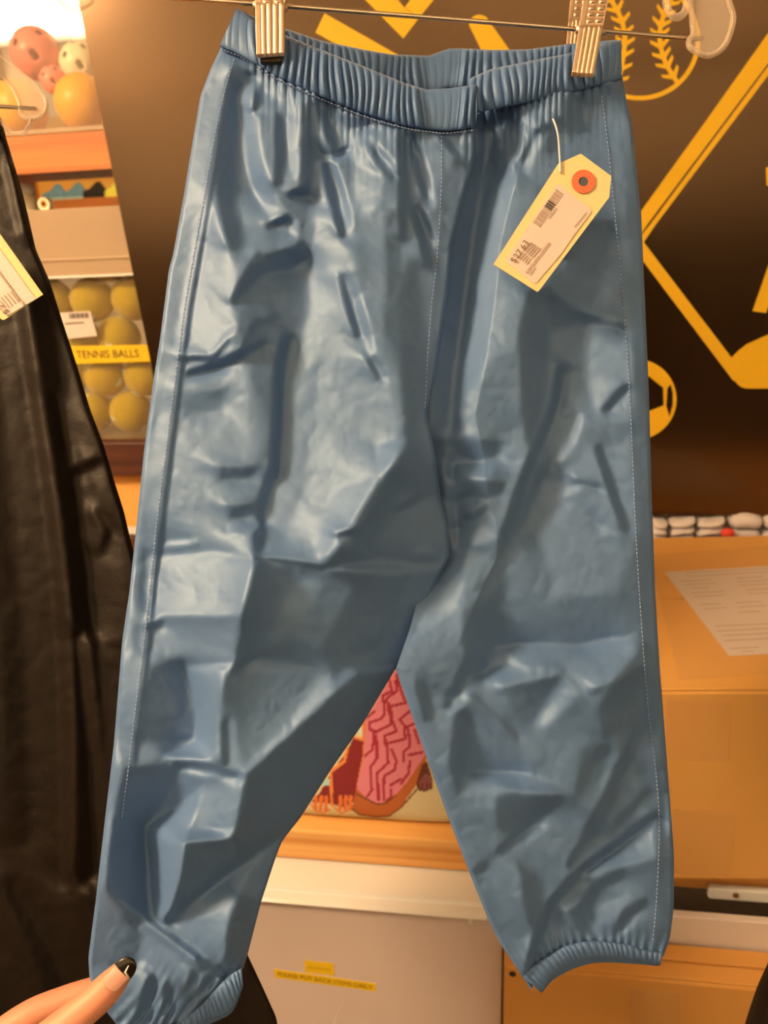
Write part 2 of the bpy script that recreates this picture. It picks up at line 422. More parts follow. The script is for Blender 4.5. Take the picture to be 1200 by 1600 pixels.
def stitches(name, pts, n):
    P = smooth_path([(x, y, 0) for x, y in pts], 12); L = len(P)
    for k in range(n):
        i = int((k+.4)/n*(L-2)); p, q = P[i], P[min(L-1, i+4)]; t = (q-p).normalized(); s = Vector((-t.y, t.x, 0))
        for sg in (1, -1):
            a = p+s*sg*1.0; e = p+s*sg*15-t*9
            decal(name, [(a.x-t.x*3, a.y-t.y*3), (e.x-t.x*2.5, e.y-t.y*2.5), (e.x+t.x*3, e.y+t.y*3), (a.x+t.x*6.5, a.y+t.y*6.5)][::sg])
    wd = 3.6; nn = [(P[min(L-1, i+1)]-P[max(0, i-1)]).normalized() for i in range(L)]
    decal('stitch_spine', [(P[i].x-nn[i].y*wd, P[i].y+nn[i].x*wd) for i in range(L)]+[(P[i].x+nn[i].y*wd, P[i].y-nn[i].x*wd) for i in range(L-1, -1, -1)], lift=.0007)
stitches('stitch', [(938, -25), (956, 2), (970, 28), (976, 55), (975, 80), (970, 110), (962, 135)], 9)
stitches('stitch', [(1062, -25), (1044, 8), (1034, 34), (1031, 58), (1035, 84), (1044, 106), (1058, 128)], 9)
decal('stick_band', [(1240, -2), (1200, 52), (1100, 193), (985, 353), (985, 390), (1012, 350), (1200, 99), (1240, 46)])
decal('stick_edge', [(1240, 50), (1200, 104), (1014, 353), (998, 373), (1004, 381), (1026, 349), (1200, 118), (1240, 66)])
decal('club_shaft', [(985, 352), (1004, 376), (1143, 559), (1152, 598), (1145, 594), (1004, 407), (985, 380)], lift=.0008)
decal('club_head', [(1143, 559), (1155, 547), (1167, 538), (1184, 530), (1200, 523), (1240, 514), (1275, 525), (1285, 560), (1265, 596), (1230, 606), (1200, 607), (1167, 607), (1158, 605), (1151, 599), (1146, 590)])
decal('flag_pole', [(1176, 486), (1197, 489), (1232, 388), (1212, 382)])
decal('small_mark', [(1197, 262), (1225, 255), (1225, 292), (1198, 290)])
decal('soccer_ball', disc(994, 624, 63))
decal('soccer_patch', [(975, 605), (1014, 588), (1036, 606), (1037, 633), (1014, 642), (985, 640)], 'banner', .0012)
decal('soccer_patch', [(1043, 606), (1048, 601), (1051, 615), (1051, 632), (1046, 651), (1041, 634)], 'banner', .0012)

# ------------------------------------------------------------------ tennis ball bin on the middle board
tb = empty('tennis_bin', (0, SY+.2, zm1)); TY = SY+.012
x0, x1 = hitY(20, 560, TY).x, hitY(330, 560, TY).x
zr = hitY(140, 432, TY).z; zt = hitY(120, 325, TY).z
tag(tb, 'clear plastic bin of tennis balls with frosted lid left of the banner', 'bin')
tb.location = ((x0+x1)/2, TY+.17, zm1)
def open_bin(name, x0, x1, y0, y1, z0, z1, th, m, parent, taper=.01):
    bm = bmesh.new()
    def loop(i, z, t): return [bm.verts.new(v) for v in ((x0+i+t, y0+i+t, z), (x1-i-t, y0+i+t, z), (x1-i-t, y1-i-t, z), (x0+i+t, y1-i-t, z))]
    A, Bq, C, D = loop(0, z0, taper), loop(0, z1, 0), loop(th, z1, 0), loop(th, z0+th, taper)
    for P_, Q_ in ((A, Bq), (Bq, C), (C, D)):
        for i in range(4): bm.faces.new((P_[i], P_[(i+1) % 4], Q_[(i+1) % 4], Q_[i]))
    bm.faces.new(A[::-1]); bm.faces.new(D)
    return bevel(from_bm(name, bm, m, parent), .004, 2)
open_bin('bin_body', x0, x1, TY, TY+.34, zm1+.001, zr, .002, M['bin_clear'], tb, .004)
lid = open_bin('bin_lid', x0-.004, x1+.004, TY-.005, TY+.345, zr+.001, zt, .002, M['bin_frost'], tb, -.001)
zl = hitY(120, 405, TY).z
box('lid_rib', x0-.005, x1+.005, TY-.008, TY-.0055, zl-.002, zl+.002, M['bin_frost'], lid, .0008)
box('lid_rim', x0-.005, x1+.005, TY-.010, TY-.0055, zr-.001, zr+.0025, M['lid_white'], lid, .0008)
box('lid_top', x0-.003, x1+.003, TY-.004, TY+.344, zt-.002, zt, M['bin_frost'], lid)
def on_bin(pts): return [hitY(x, y, TY-.0005) for x, y in pts]
lb = prism('name_strip', on_bin([(100, 541), (262, 538), (264, 564), (104, 569)]), (0, -.0004, 0), M['label_yellow'], tb)
a, b = on_bin([(121, 560), (218, 558)])
text('name_lettering', 'TENNIS BALLS', (b-a).length*.115, M['ink'], lb, a+Vector((0, -.0006, 0)), b-a, (0, 0, 1), (b-a).length)
pl_ = prism('price_label', on_bin([(92, 489), (141, 486), (152, 525), (100, 530)]), (0, -.0005, 0), M['paper'], tb)
for k in range(14):
    xx = 108+k*2.25; ww = (1.3, .8, 1.6)[k % 3]
    prism('barcode_bar', [hitY(xx, 490-k*.1, TY-.0012), hitY(xx+ww, 490-k*.1, TY-.0012), hitY(xx+ww+1, 498-k*.1, TY-.0012), hitY(xx+1, 498-k*.1, TY-.0012)], (0, -.0002, 0), M['ink'], pl_)
prism('print_line', [hitY(x, y, TY-.0012) for x, y in ((101, 505), (131, 503), (131.3, 504.8), (101.4, 506.8))], (0, -.0002, 0), M['ink'], pl_)

def ball_mesh(name, r, holes=None, sub=4):
    bm = bmesh.new(); bmesh.ops.create_icosphere(bm, subdivisions=sub, radius=r)
    if holes:
        kill = [v for v in bm.verts if any(v.co.normalized().dot(h) > math.cos(.14) for h in holes)]
        bmesh.ops.delete(bm, geom=kill, context='VERTS')
        r2 = bmesh.ops.solidify(bm, geom=bm.faces[:], thickness=.0015)
    me = bpy.data.meshes.new(name); bm.to_mesh(me); bm.free()
    me.polygons.foreach_set('use_smooth', [True]*len(me.polygons)); return me
RB = .0370
tm = ball_mesh('tennis_ball', RB, None, 4); tm.materials.append(M['tennis'])
curve_m = mat('tennis_seam', alb((214, 206, 150)), .8)
V, Fc = [], []
sp_ = []
for i in range(60):
    t = 2*math.pi*i/60; a_ = .44; q = Vector(((1-a_)*math.cos(t)+a_*math.cos(3*t), (1-a_)*math.sin(t)-a_*math.sin(3*t), 2*math.sqrt(a_*(1-a_))*math.cos(2*t)))
    sp_.append(q.normalized()*RB*1.002)
tube_into(V, Fc, sp_, .0011, 6, True)
seam_me = bpy.data.meshes.new('seam'); seam_me.from_pydata([tuple(v) for v in V], [], Fc); seam_me.materials.append(curve_m)
balls = [(1, .5, 'round tennis ball just below the middle of the name strip'), (1, 1.5, 'tennis ball below the strip beside the blue pants edge'),
         (0, 0, 'tennis ball on the bin floor beside the black pants'), (0, 1, 'tennis ball on the bin floor beside the blue pants'),
         (1, -.5, 'tennis ball half hidden by the black pants below the strip'), (2, 0, 'tennis ball behind the left half of the name strip'),
         (2, 1, 'tennis ball behind the right end of the name strip'), (3, -.5, 'tennis ball behind the white barcode label'),
         (3, .5, 'tennis ball just right of the barcode label'), (4, 1, 'topmost tennis ball in the clear bin'),
         (3, 1.5, 'tennis ball at the banner edge above the strip')]
bxw = hitY(146, 657, TY+.01+RB).x
for row, ix, lab in balls:
    o = bpy.data.objects.new('tennis_ball', tm); COL.objects.link(o)
    o.location = (bxw+ix*RB*2.03, TY+.010+RB, zm1+.0055+RB+row*RB*1.76)
    o.rotation_euler = (random.random()*6, random.random()*6, random.random()*6)
    tag(o, 'yellow felt '+lab, 'ball', 'tennis balls in the clear bin')
    sm = bpy.data.objects.new('seam', seam_me); COL.objects.link(sm); sm.parent = o

# small things on the tennis bin lid
q = hitY(71, 318, TY+.05)
e = empty('tape_roll', (q.x, TY+.05, zt)); tag(e, 'small tan tape roll standing on the tennis bin lid', 'tape roll')
def washer(name, c, r1, r0_, half, m, parent, axis='Y', n=28):
    V = []
    for rr, hh in ((r1, -half), (r1, half), (r0_, half), (r0_, -half)):
        for i in range(n):
            a = 2*math.pi*i/n; V.append(Vector(c)+Vector((rr*math.cos(a), hh, rr*math.sin(a))))
    return mesh(name, V, [(k*n+i, k*n+(i+1) % n, ((k+1) % 4)*n+(i+1) % n, ((k+1) % 4)*n+i) for k in range(4) for i in range(n)], m, parent)
washer('tape', (q.x, TY+.05, zt+.011), .0105, .006, .006, M['cream'], e); washer('core', (q.x, TY+.05, zt+.011), .006, .0035, .0062, M['card_dull'], e)
q = hitY(44, 300, TY+.09)
e = empty('white_canister', (q.x, TY+.09, zt)); tag(e, 'small white canister with a cap on the tennis bin lid', 'canister')
V, Fc = [], []; tube_into(V, Fc, [(q.x, TY+.09, zt), (q.x, TY+.09, zt+.002), (q.x, TY+.09, zt+.026), (q.x, TY+.09, zt+.030)], [.010, .0115, .0115, .0095], 20); mesh('canister_body', V, Fc, M['cream'], e, True)
V, Fc = [], []; tube_into(V, Fc, [(q.x, TY+.09, zt+.0301), (q.x, TY+.09, zt+.048)], .0118, 20); mesh('canister_cap', V, Fc, M['lid_white'], e, True)

# ------------------------------------------------------------------ upper bin with perforated play balls
ub = empty('play_ball_bin', (0, 0, 0)); UX0, UX1 = hitY(-40, 150, TY).x, hitY(330, 150, TY).x
ub.location = ((UX0+UX1)/2, TY+.17, zu1); tag(ub, 'clear plastic bin of pink and orange balls on the top board', 'bin')
open_bin('bin_body', UX0, UX1, TY, TY+.34, zu1+.001, zu1+.30, .002, clear_mat('crisp_bin_plastic', (.85, .78, .68), .92, .12), ub, .004)
box('bin_foot', UX0+.006, UX1-.006, TY-.002, TY+.003, zu1+.0012, zu1+.008, M['bin_frost'], ub, .001)
hol = [Vector(v).normalized() for v in ((1, .4, .2), (-.3, -1, .3), (.45, -.9, -.25), (-.9, -.5, -.3), (0, -.5, 1), (.7, -.6, .75), (-.7, -.5, .6), (.1, -.4, -1), (-1, .4, .3), (0, 1, 0), (.6, .7, -.6))]
for px, py, r, dy, mm, lab in ((56, 84, .041, .10, 'pink', 'pink perforated plastic ball upper in the clear bin'), (84, 125, .021, 0, 'pink', 'small pink plastic ball under the big pink one'),
                           (126, 100, .034, .10, 'cream', 'pale cream perforated ball at the banner edge'), (130, 0, .043, 0, 'orange', 'orange plastic ball low beside the banner edge'),
                           (30, 0, .043, 0, 'orange', 'orange plastic ball behind the clear hanger end')):
    me = ball_mesh('play_ball', r, hol if mm != 'orange' else None, 4); me.materials.append(M[mm])
    o = bpy.data.objects.new('play_ball', me); COL.objects.link(o)
    o.location = hitY(px, py or 165, TY+.008+.043+dy)
    if not py: o.location.z = zu1+.0045+r
    tag(o, lab, 'ball', 'play balls in the top bin')

# ------------------------------------------------------------------ far shelf with small shoes, seen between the boards
FY = 3.2
fz = hitY(140, 309, FY).z
fs = empty('wall_shelf', (0, FY, fz)); fx0, fx1 = hitY(0, 309, FY).x, hitY(320, 309, FY).x
fs.location = ((fx0+fx1)/2, FY, fz); tag(fs, 'far orange wooden shelf carrying small shoes', 'shelf')
box('shelf_board', fx0, fx1, FY, FY+.3, fz-.045, fz, M['pine_orange'], fs, .003)
box('back_panel', fx0, fx1, FY+.301, FY+.33, fz-.05, fz+.35, wood('yellow_panel', alb((214, 134, 40)), alb((222, 150, 50))), fs)
box('shelf_side', fx0-.03, fx0, FY, FY+.33, 0, fz+.35, M['pine_orange'], fs); box('shelf_side', fx1, fx1+.03, FY, FY+.33, 0, fz+.35, M['pine_orange'], fs)
def shoe(px, cm, lab, L=.105, sm='sole'):
    c = hitY(px, 308, FY+.06); c.z = fz
    e = empty('small_shoe', tuple(c)); tag(e, lab, 'shoe', 'small shoes on the far shelf')
    n = 16; k = 9; V = []
    prof = [(0, .5, .0), (.06, .85, .55), (.2, 1, 1.0), (.36, .95, .95), (.5, .9, .72), (.64, .98, .5), (.8, 1.0, .42), (.93, .75, .32), (1.0, .4, .1)]
    for t, wd, ht in prof:
        for j in range(n):
            a = 2*math.pi*j/n; V.append(c+Vector((L*(.5-t), math.cos(a)*.021*wd, .013+max(0, math.sin(a))*.052*max(ht, .1)+min(0, math.sin(a))*.004)))
    Fc = [(i*n+j, i*n+(j+1) % n, (i+1)*n+(j+1) % n, (i+1)*n+j) for i in range(k-1) for j in range(n)]+[tuple(range(n))[::-1], tuple((k-1)*n+j for j in range(n))]
    mesh('shoe_upper', V, Fc, M[cm], e, True)
    pts = [c+Vector((L*(.5-t), s*.022*wd, .0005)) for s, rng in ((1, prof), (-1, prof[::-1])) for t, wd, ht in rng]
    prism('shoe_sole', pts, (0, 0, .0105), M[sm], e)
shoe(85, 'shoe_blue', 'pale blue small shoe leftmost on the far shelf'); shoe(117, 'shoe_blue', 'pale blue small shoe next to the black one')
shoe(148, 'shoe_black', 'black small shoe on the far shelf', .11, 'shoe_black'); shoe(181, 'shoe_yellow', 'yellow small shoe by the banner edge', .09, 'shoe_yellow')

# ------------------------------------------------------------------ cartons
def carton(name, lab, o, ex, ey, h, m, tape=True, flap=True):
    """o: front-left-bottom corner, ex along the front, ey to the back"""
    o, ex, ey = Vector(o), Vector(ex), Vector(ey); e = empty(name, tuple(o)); tag(e, lab, 'box')
    up = Vector((0, 0, h)); nx, ny = ex.normalized(), ey.normalized()
    obox('carton_body', o, ex, ey, up-Vector((0, 0, .0036)), m, e, .0025, 2)
    if flap:
        g = .003
        for k in (0, 1):
            obox('top_flap', o+up-Vector((0, 0, .0033))+ny*(k*(ey.length/2)+g*.6)-nx*0, ex, ny*(ey.length/2-g), (0, 0, .0033), m, e, .0012, 2)
    return e
# big carton at the right, on the lower board
Q = hitZ(1055, 1374, zp1+.0005); A = hitY(1055, 1077, Q.y); z1 = A.z; Bp = hitZ(1200, 1076, z1)
ex = (Bp-A); ex.z = 0; ex.normalize(); ey = Vector((-ex.y, ex.x, 0)); K = hitZ(1100, 838, z1); dep = (K-A).dot(ey)
print('carton', Q, A, dep, z1-Q.z)
o = Vector((Q.x, Q.y, zp1+.0005))-ex*.10
big = carton('big_carton', 'large brown carton with paper on top at the right', o, ex*.52, ey*dep, z1-zp1, M['card'])
def on_top(px, py, dz=0): return hitZ(px, py, z1+dz)
def on_front(px, py, lift=.0005):
    r = ray(px, py); nrm = -ey; t = ((o-ey*lift)-CAM).dot(nrm)/r.dot(nrm); return CAM+r*t
prism('tape_patch', [on_front(x, y) for x, y in ((1040, 1092), (1142, 1098), (1138, 1190), (1040, 1186))], -ey*.0003, M['tape'], big)
prism('tape_patch', [on_front(x, y) for x, y in ((1050, 1265), (1148, 1270), (1142, 1370), (1050, 1365))], -ey*.0003, M['tape'], big)
# packing list under film on its lid
pk = empty('packing_list', tuple(on_top(1140, 960))); tag(pk, 'printed packing list in a clear film pouch on the large carton', 'document')
pp = [on_top(x, y, .0008) for x, y in ((1038, 894), (1280, 880), (1330, 1016), (1139, 1025))]
prism('paper_sheet', pp, (0, 0, .0003), M['paper'], pk)
def on_paper(u, v): return (pp[0]*(1-u)+pp[1]*u)*(1-v)+(pp[3]*(1-u)+pp[2]*u)*v
def pbar(u0_, u1_, v, hh=.006):
    prism('print_line', [on_paper(u0_, v)+Vector((0, 0, .0004)), on_paper(u1_, v)+Vector((0, 0, .0004)), on_paper(u1_, v+hh)+Vector((0, 0, .0004)), on_paper(u0_, v+hh)+Vector((0, 0, .0004))], (0, 0, .0001), M['ink_soft'], pk)
for v, segs in ((.03, ((.12, .75),)), (.08, ((.12, .8),)), (.14, ((.06, .26), (.42, .6))), (.19, ((.06, .28), (.42, .62))), (.24, ((.08, .22), (.42, .6))), (.30, ((.07, .3), (.44, .66))),
                (.35, ((.07, .28), (.44, .6))), (.45, ((.07, .22), (.32, .5))), (.50, ((.07, .24), (.32, .52))), (.56, ((.30, .46),)), (.70, ((.06, .8),)), (.75, ((.05, .82),)), (.80, ((.06, .8),)), (.85, ((.05, .7),)), (.93, ((.05, .28),)), (.965, ((.12, .22),))):
    for s_ in segs: pbar(*s_, v)
fp = [(1012, 868), (1300, 845), (1360, 1045), (1062, 1062)]; nu, nv = 40, 30; P = np.zeros((nv, nu, 3))
rng = np.random.RandomState(3)
for j in range(nv):
    for i in range(nu):
        u_, v_ = i/(nu-1), j/(nv-1)
        x = (fp[0][0]*(1-u_)+fp[1][0]*u_)*(1-v_)+(fp[3][0]*(1-u_)+fp[2][0]*u_)*v_; y = (fp[0][1]*(1-u_)+fp[1][1]*u_)*(1-v_)+(fp[3][1]*(1-u_)+fp[2][1]*u_)*v_
        q = on_top(x, y, .0020)
        q.z += .0012*abs(math.sin(u_*9+v_*5))*abs(math.cos(v_*11-u_*4)) + (.004*max(0, 1-abs(u_-.08)/.06)*max(0, 1-abs(v_-.75)/.2))
        P[j, i] = q
fo = grid_mesh('film_pouch', P, M['film'], pk)
# lower carton at the right, and the pale panel behind it
LY = .667
q1 = hitY(1000, 1526, LY); z2 = q1.z; yb = hitZ(1055, 1474, z2).y
lx0 = hitY(788, 1520, LY).x
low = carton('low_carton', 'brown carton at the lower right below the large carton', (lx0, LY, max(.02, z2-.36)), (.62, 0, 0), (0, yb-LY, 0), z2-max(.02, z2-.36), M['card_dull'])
hq = hitY(793, 1507, LY); V, Fc = [], []
tube_into(V, Fc, [(hq.x+.006, LY-.0008, z2-.014), (hq.x+.006, LY+.0002, z2-.014)], .004, 14); mesh('hand_hole', V, Fc, M['ink'], low)
prism('tape_patch', [hitY(x, y, LY-.0005) for x, y in ((985, 1545), (1064, 1551), (1062, 1640), (984, 1634))], (0, -.0003, 0), M['tape'], low)
pallet_z = max(.02, z2-.36)
st = empty('stool_crate', (lx0+.3, LY+.2, 0)); tag(st, 'low wooden crate under the lower right carton', 'crate')
for k in range(3): box('crate_slat', lx0, lx0+.62, LY+.005+k*(yb-LY-.01)/3, LY+(k+.85)*(yb-LY-.01)/3, pallet_z-.016, pallet_z-.0005, M['pine'], st, .002)
for k in (0, 1): box('crate_leg', lx0+k*.58, lx0+.04+k*.58, LY+.01, yb-.006, 0, pallet_z-.0165, M['pine'], st, .002)
tag(box('pale_panel', lx0+.01, lx0+.62, yb+.004, yb+.014, 0, zp0-.002, M['paper'], None, .001), 'pale upright panel between the large and lower cartons', 'panel')
# orange carton at the left below the dark board
q = hitY(200, 835, SY+.03)
c3 = carton('orange_carton', 'orange carton end seen between black and blue pants', (hitY(60, 790, SY+.03).x, SY+.03, q.z), (.42, 0, 0), (0, .3, 0), zm0-.006-q.z, M['card'], flap=False)
box('light_strip', hitY(60, 790, SY+.03).x+.002, hitY(330, 790, SY+.03).x, SY+.0290, SY+.0297, q.z+.001, q.z+.016, M['lid_white'], c3)  # pale strip painting the light along the carton's bottom edge
tag(box('crate_support', hitY(55, 790, SY+.03).x, hitY(330, 790, SY+.03).x, SY+.02, SY+.35, zp1+.0005, q.z-.0005, M['dark_wood'], None, .003), 'dark wooden riser under the orange carton end', 'riser')

# ------------------------------------------------------------------ socks behind the big carton
SKY = Q.y+dep+.075
print('sock row', SKY, Q.y+dep)
zs = hitY(1110, 840, SKY).z - .005
tx0, tx1 = hitY(1000, 838, SKY).x, hitY(1300, 838, SKY).x
tr = empty('sock_tray', ((tx0+tx1)/2, SKY, zp1)); tag(tr, 'dark tray holding the white socks behind the large carton', 'tray')
box('tray_box', tx0, tx1, SKY-.036, SKY+.036, zp1+.0005, zs, M['dark_wood'], tr, .002)
def sock(px, wpx, layers, lab, tilt=0.0, big_=False):
    c = hitY(px, 838, SKY); c.z = zs+.0006; wd = wpx/1200*1.27
    e = empty('sock_pair', tuple(c)); tag(e, lab, 'socks', 'white socks behind the carton')
    th = .040/layers if not big_ else .052/layers
    for k in range(layers):
        n, m_ = 20, 10; V = []
        for j in range(m_+1):
            ph = math.pi*j/m_-math.pi/2
            for i in range(n):
                a = 2*math.pi*i/n
                sx = math.copysign(abs(math.cos(a))**.6, math.cos(a))*math.cos(ph)**.5*wd/2; sy_ = math.copysign(abs(math.sin(a))**.6, math.sin(a))*math.cos(ph)**.5*.030
                V.append(c+Vector((sx, sy_, th*(k+.5)+math.sin(ph)*th*.5+tilt*sx*(.4+k*.3)+.0015*math.sin(sx*160+k*2)+abs(tilt)*wd*.25)))
        mesh('folded_layer', V, [(j*n+i, j*n+(i+1) % n, (j+1)*n+(i+1) % n, (j+1)*n+i) for j in range(m_) for i in range(n)], M['sock'], e, True)
sock(1026, 24, 3, 'white folded socks nearest the blue pants')
sock(1061, 38, 3, 'slanted white folded socks second from the pants', .22)
sock(1104, 42, 3, 'slanted white folded socks left of the red tip', .2)
sock(1158, 48, 2, 'plump rolled white socks right of the red tip', 0, True)
sock(1208, 44, 2, 'rolled white socks at the right photo edge', 0, True)
rc = hitY(1136, 832, SKY-.036)
V = []; n, m_ = 14, 8
for j in range(m_+1):
    for i in range(n):
        ph = math.pi*j/m_; a = 2*math.pi*i/n; V.append(rc+Vector((.0105*math.sin(ph)*math.cos(a)*(1+.15*math.cos(3*a)), .006*math.sin(ph)*math.sin(a), .008*math.cos(ph)-.001)))
tag(mesh('red_sock_tip', V, [(j*n+i, j*n+(i+1) % n, (j+1)*n+(i+1) % n, (j+1)*n+i) for j in range(m_) for i in range(n)], M['red'], None, True), 'small red cloth tip among the white socks', 'sock')

# ------------------------------------------------------------------ white lidded bin under the pine board
WY = .700
wz_b = hitY(580, 1424, WY).z; wz_t = min(zp0-.002, hitY(580, 1347, WY+.03).z)
wx0, wx1 = hitY(330, 1424, WY).x, hitY(766, 1430, WY).x
bx1 = lx0-.0015
wb = empty('storage_bin', ((wx0+wx1)/2, WY+.2, 0)); tag(wb, 'cloudy storage bin with white lid and yellow labels under the pine board', 'bin')
prof = [(.002, 0), (0, .002), (-.001, .007), (.001, .013), (.006, .0175), (.013, .0195), (.0145, .0195), (.015, .0205), (.016, .032), (.019, .0355), (.05, .036)]
hs = (wz_t-wz_b)/.036; V = []
for x in (wx0, wx1-.006, wx1):
    for dy, dz in prof: V.append((x, WY+dy+(.006 if x == wx1 else 0), wz_b+dz*hs*(1 if x != wx1 else .93)))
for x in (wx0, wx1-.006, wx1): V.append((x, WY+.4, wz_b+.036*hs)); V.append((x, WY+.4, wz_b))
k = len(prof); Fc = []
for s in range(2):
    for i in range(k-1): Fc.append((s*k+i, (s+1)*k+i, (s+1)*k+i+1, s*k+i+1))
    b0 = 3*k+s*2; Fc.append((s*k+k-1, (s+1)*k+k-1, b0+2, b0)); Fc.append((b0, b0+2, b0+3, b0+1)); Fc.append((s*k, b0+1, b0+3, (s+1)*k))
for s in (0, 2): Fc.append(tuple(s*k+i for i in range(k))+(3*k+s*2, 3*k+s*2+1))
lo = mesh('bin_lid', V, Fc, M['lid_white'], wb, False); lo.data.polygons.foreach_set('use_smooth', [True]*len(lo.data.polygons)); bevel(lo, .0015)
bb = open_bin('bin_body', wx0+.01, bx1, WY+.012, WY+.39, .001, wz_b+.004, .003, M['bin_grey'], wb, .003)
# latch peg and moulded rib
q = hitY(736, 1444, WY+.011); obox('latch_peg', (q.x-.003, WY+.008, wz_b-.016), (.005, 0, 0), (0, .004, 0), (0, 0, .0155), M['lid_white'], wb, .001)
rp_ = [hitY(x, y, WY+.0138) for x, y in ((517, 1640), (522, 1600), (530, 1575), (545, 1558), (565, 1552), (600, 1556), (640, 1562))]
tube('moulded_rib', smooth_path(rp_, 5), .0009, M['lid_white'], wb, 6)
def on_body(px, py, l=0):
    t = 0.0; return hitY(px, py, WY+.0125+.003*(1-(hitY(px, py, WY+.02).z)/(wz_b))-l)
l1 = prism('small_label', [on_body(x, y, .0006) for x, y in ((475, 1500), (521, 1505), (523, 1524), (477, 1519))], (0, -.0004, 0), M['label_yellow'], wb)
for k in range(9):
    prism('print_mark', [on_body(481+k*4, 1509+k*.45, .0014), on_body(483.6+k*4, 1509.3+k*.45, .0014), on_body(483.6+k*4, 1513.5+k*.45, .0014), on_body(481+k*4, 1513.2+k*.45, .0014)], (0, -.0001, 0), mat('faint_ink', alb((205, 140, 10)), .8) if k == 0 else bpy.data.materials['faint_ink'], l1)
l2 = prism('long_label', [on_body(x, y, .0006) for x, y in ((428, 1514), (587, 1537), (587, 1549), (430, 1527))], (0, -.0004, 0), M['label_yellow'], wb)
a, b, c_ = on_body(434, 1524.5, .0012), on_body(582, 1546, .0012), on_body(434, 1518, .0012)
text('label_lettering', 'PLEASE PUT BACK ITEMS DAILY', (c_-a).length, mat('label_ink', alb((150, 96, 8)), .8), l2, a, b-a, c_-a, (b-a).length)

# ------------------------------------------------------------------ printed cushion on the pine board
CYc = PY+.030
cq = hitY(575, 1290, CYc); cz = zp1+.0006
cw, ch, ct = .40, .36, .085; lean = math.radians(14)
ccx = hitY(560, 1200, CYc).x
rel = Relief(380, 760, 960, 1320, 2, 0)
def cushion():
    n = 260; us = np.linspace(-1, 1, n); U, Vv = np.meshgrid(us, us)
    sq = np.clip((1-U**2)*(1-Vv**2), 0, 1)**.42
    e = np.maximum(np.abs(U), np.abs(Vv))
    X = U*cw/2*(1-.05*(1-np.abs(Vv)**2)*0 - .06*Vv**2*0); pin = 1-.07*(1-Vv**2)*U**8
    X = U*cw/2*(1-.06*(1-Vv**2)*np.abs(U)**3); Zz = Vv*ch/2*(1-.08*(1-U**2)*np.abs(Vv)**3)
    Zz = np.where(Vv < 0, Zz+.03*np.abs(U)**3*np.abs(Vv)**2, Zz)
    out = []
    for s in (-1, 1):
        Yy = s*ct/2*sq+.0*X
        Yl = Yy*math.cos(lean)+(Zz+ch/2)*math.sin(lean); Zl = (Zz+ch/2)*math.cos(lean)-Yy*math.sin(lean)
        out.append(np.stack([ccx+X, CYc+Yl, cz+Zl], -1))
    dz = cz-min(o_[..., 2].min() for o_ in out)
    for o_ in out: o_[..., 2] += dz
    return out
front, back = cushion()
cu_ = empty('printed_cushion', (ccx, CYc, cz)); tag(cu_, 'cushion printed with pink wavy patterned figure and bare feet on the pine board', 'cushion')
fo = grid_mesh('cushion_front', front, attr_mat('printed_cushion_cloth', .9, .3), cu_)
bo = grid_mesh('cushion_back', back[::4, ::4], mat('plain_cushion_cloth', alb((226, 180, 112)), .9, bump=.3, bscale=900), cu_, True)
PXc, PYc = to_px(front)
pc = np.zeros(PXc.shape+(3,)); pc[:] = alb((228, 182, 112))
def cpoly(col, pts):
    r = rel.inside(PXc, PYc, pts); pc[r] = alb(col)
def cline(col, wd, pts):
    d = rel._dist(PXc, PYc, pts, False); pc[d < wd/2] = alb(col)
C2 = lambda x, y: (440+x/4.2857, 1040+y/4.2857)          # marks read off an enlarged view
cpoly((196, 92, 34), [C2(*p) for p in ((560, 350), (530, 700), (490, 860), (470, 960), (510, 995), (620, 1012), (720, 1005), (800, 945), (860, 860), (920, 770), (960, 700), (980, 560))])
cpoly((226, 120, 46), [C2(*p) for p in ((555, 355), (590, 340), (560, 600), (520, 760), (495, 850), (530, 620))])
cpoly((232, 118, 104), [C2(*p) for p in ((760, 20), (570, 350), (545, 640), (500, 820), (560, 880), (640, 925), (690, 920), (760, 870), (840, 780), (900, 690), (960, 600), (1000, 500), (900, 100))])
cpoly((140, 34, 28), [C2(*p) for p in ((250, 860), (330, 720), (440, 570), (480, 480), (550, 490), (540, 620), (510, 760), (490, 880), (470, 930), (400, 950), (350, 930), (200, 910))])
cpoly((214, 206, 180), [C2(*p) for p in ((515, 430), (555, 400), (548, 470), (520, 460))]); cpoly((170, 190, 190), [C2(*p) for p in ((270, 790), (320, 750), (325, 800), (280, 805))])
cline((236, 120, 50), 4, [C2(*p) for p in ((485, 480), (545, 500), (552, 360))]); cline((240, 124, 50), 4.5, [C2(*p) for p in ((440, 560), (420, 640), (330, 710), (335, 930))])
for bx in (230, 265, 300, 395, 430, 462): cline((238, 110, 40), 6, [C2(bx, 880), C2(bx-4, 960)])
cline((236, 120, 50), 3, [C2(*p) for p in ((200, 930), (230, 975), (280, 985), (325, 965))]); cline((236, 120, 50), 3, [C2(*p) for p in ((345, 940), (400, 990), (470, 960))])
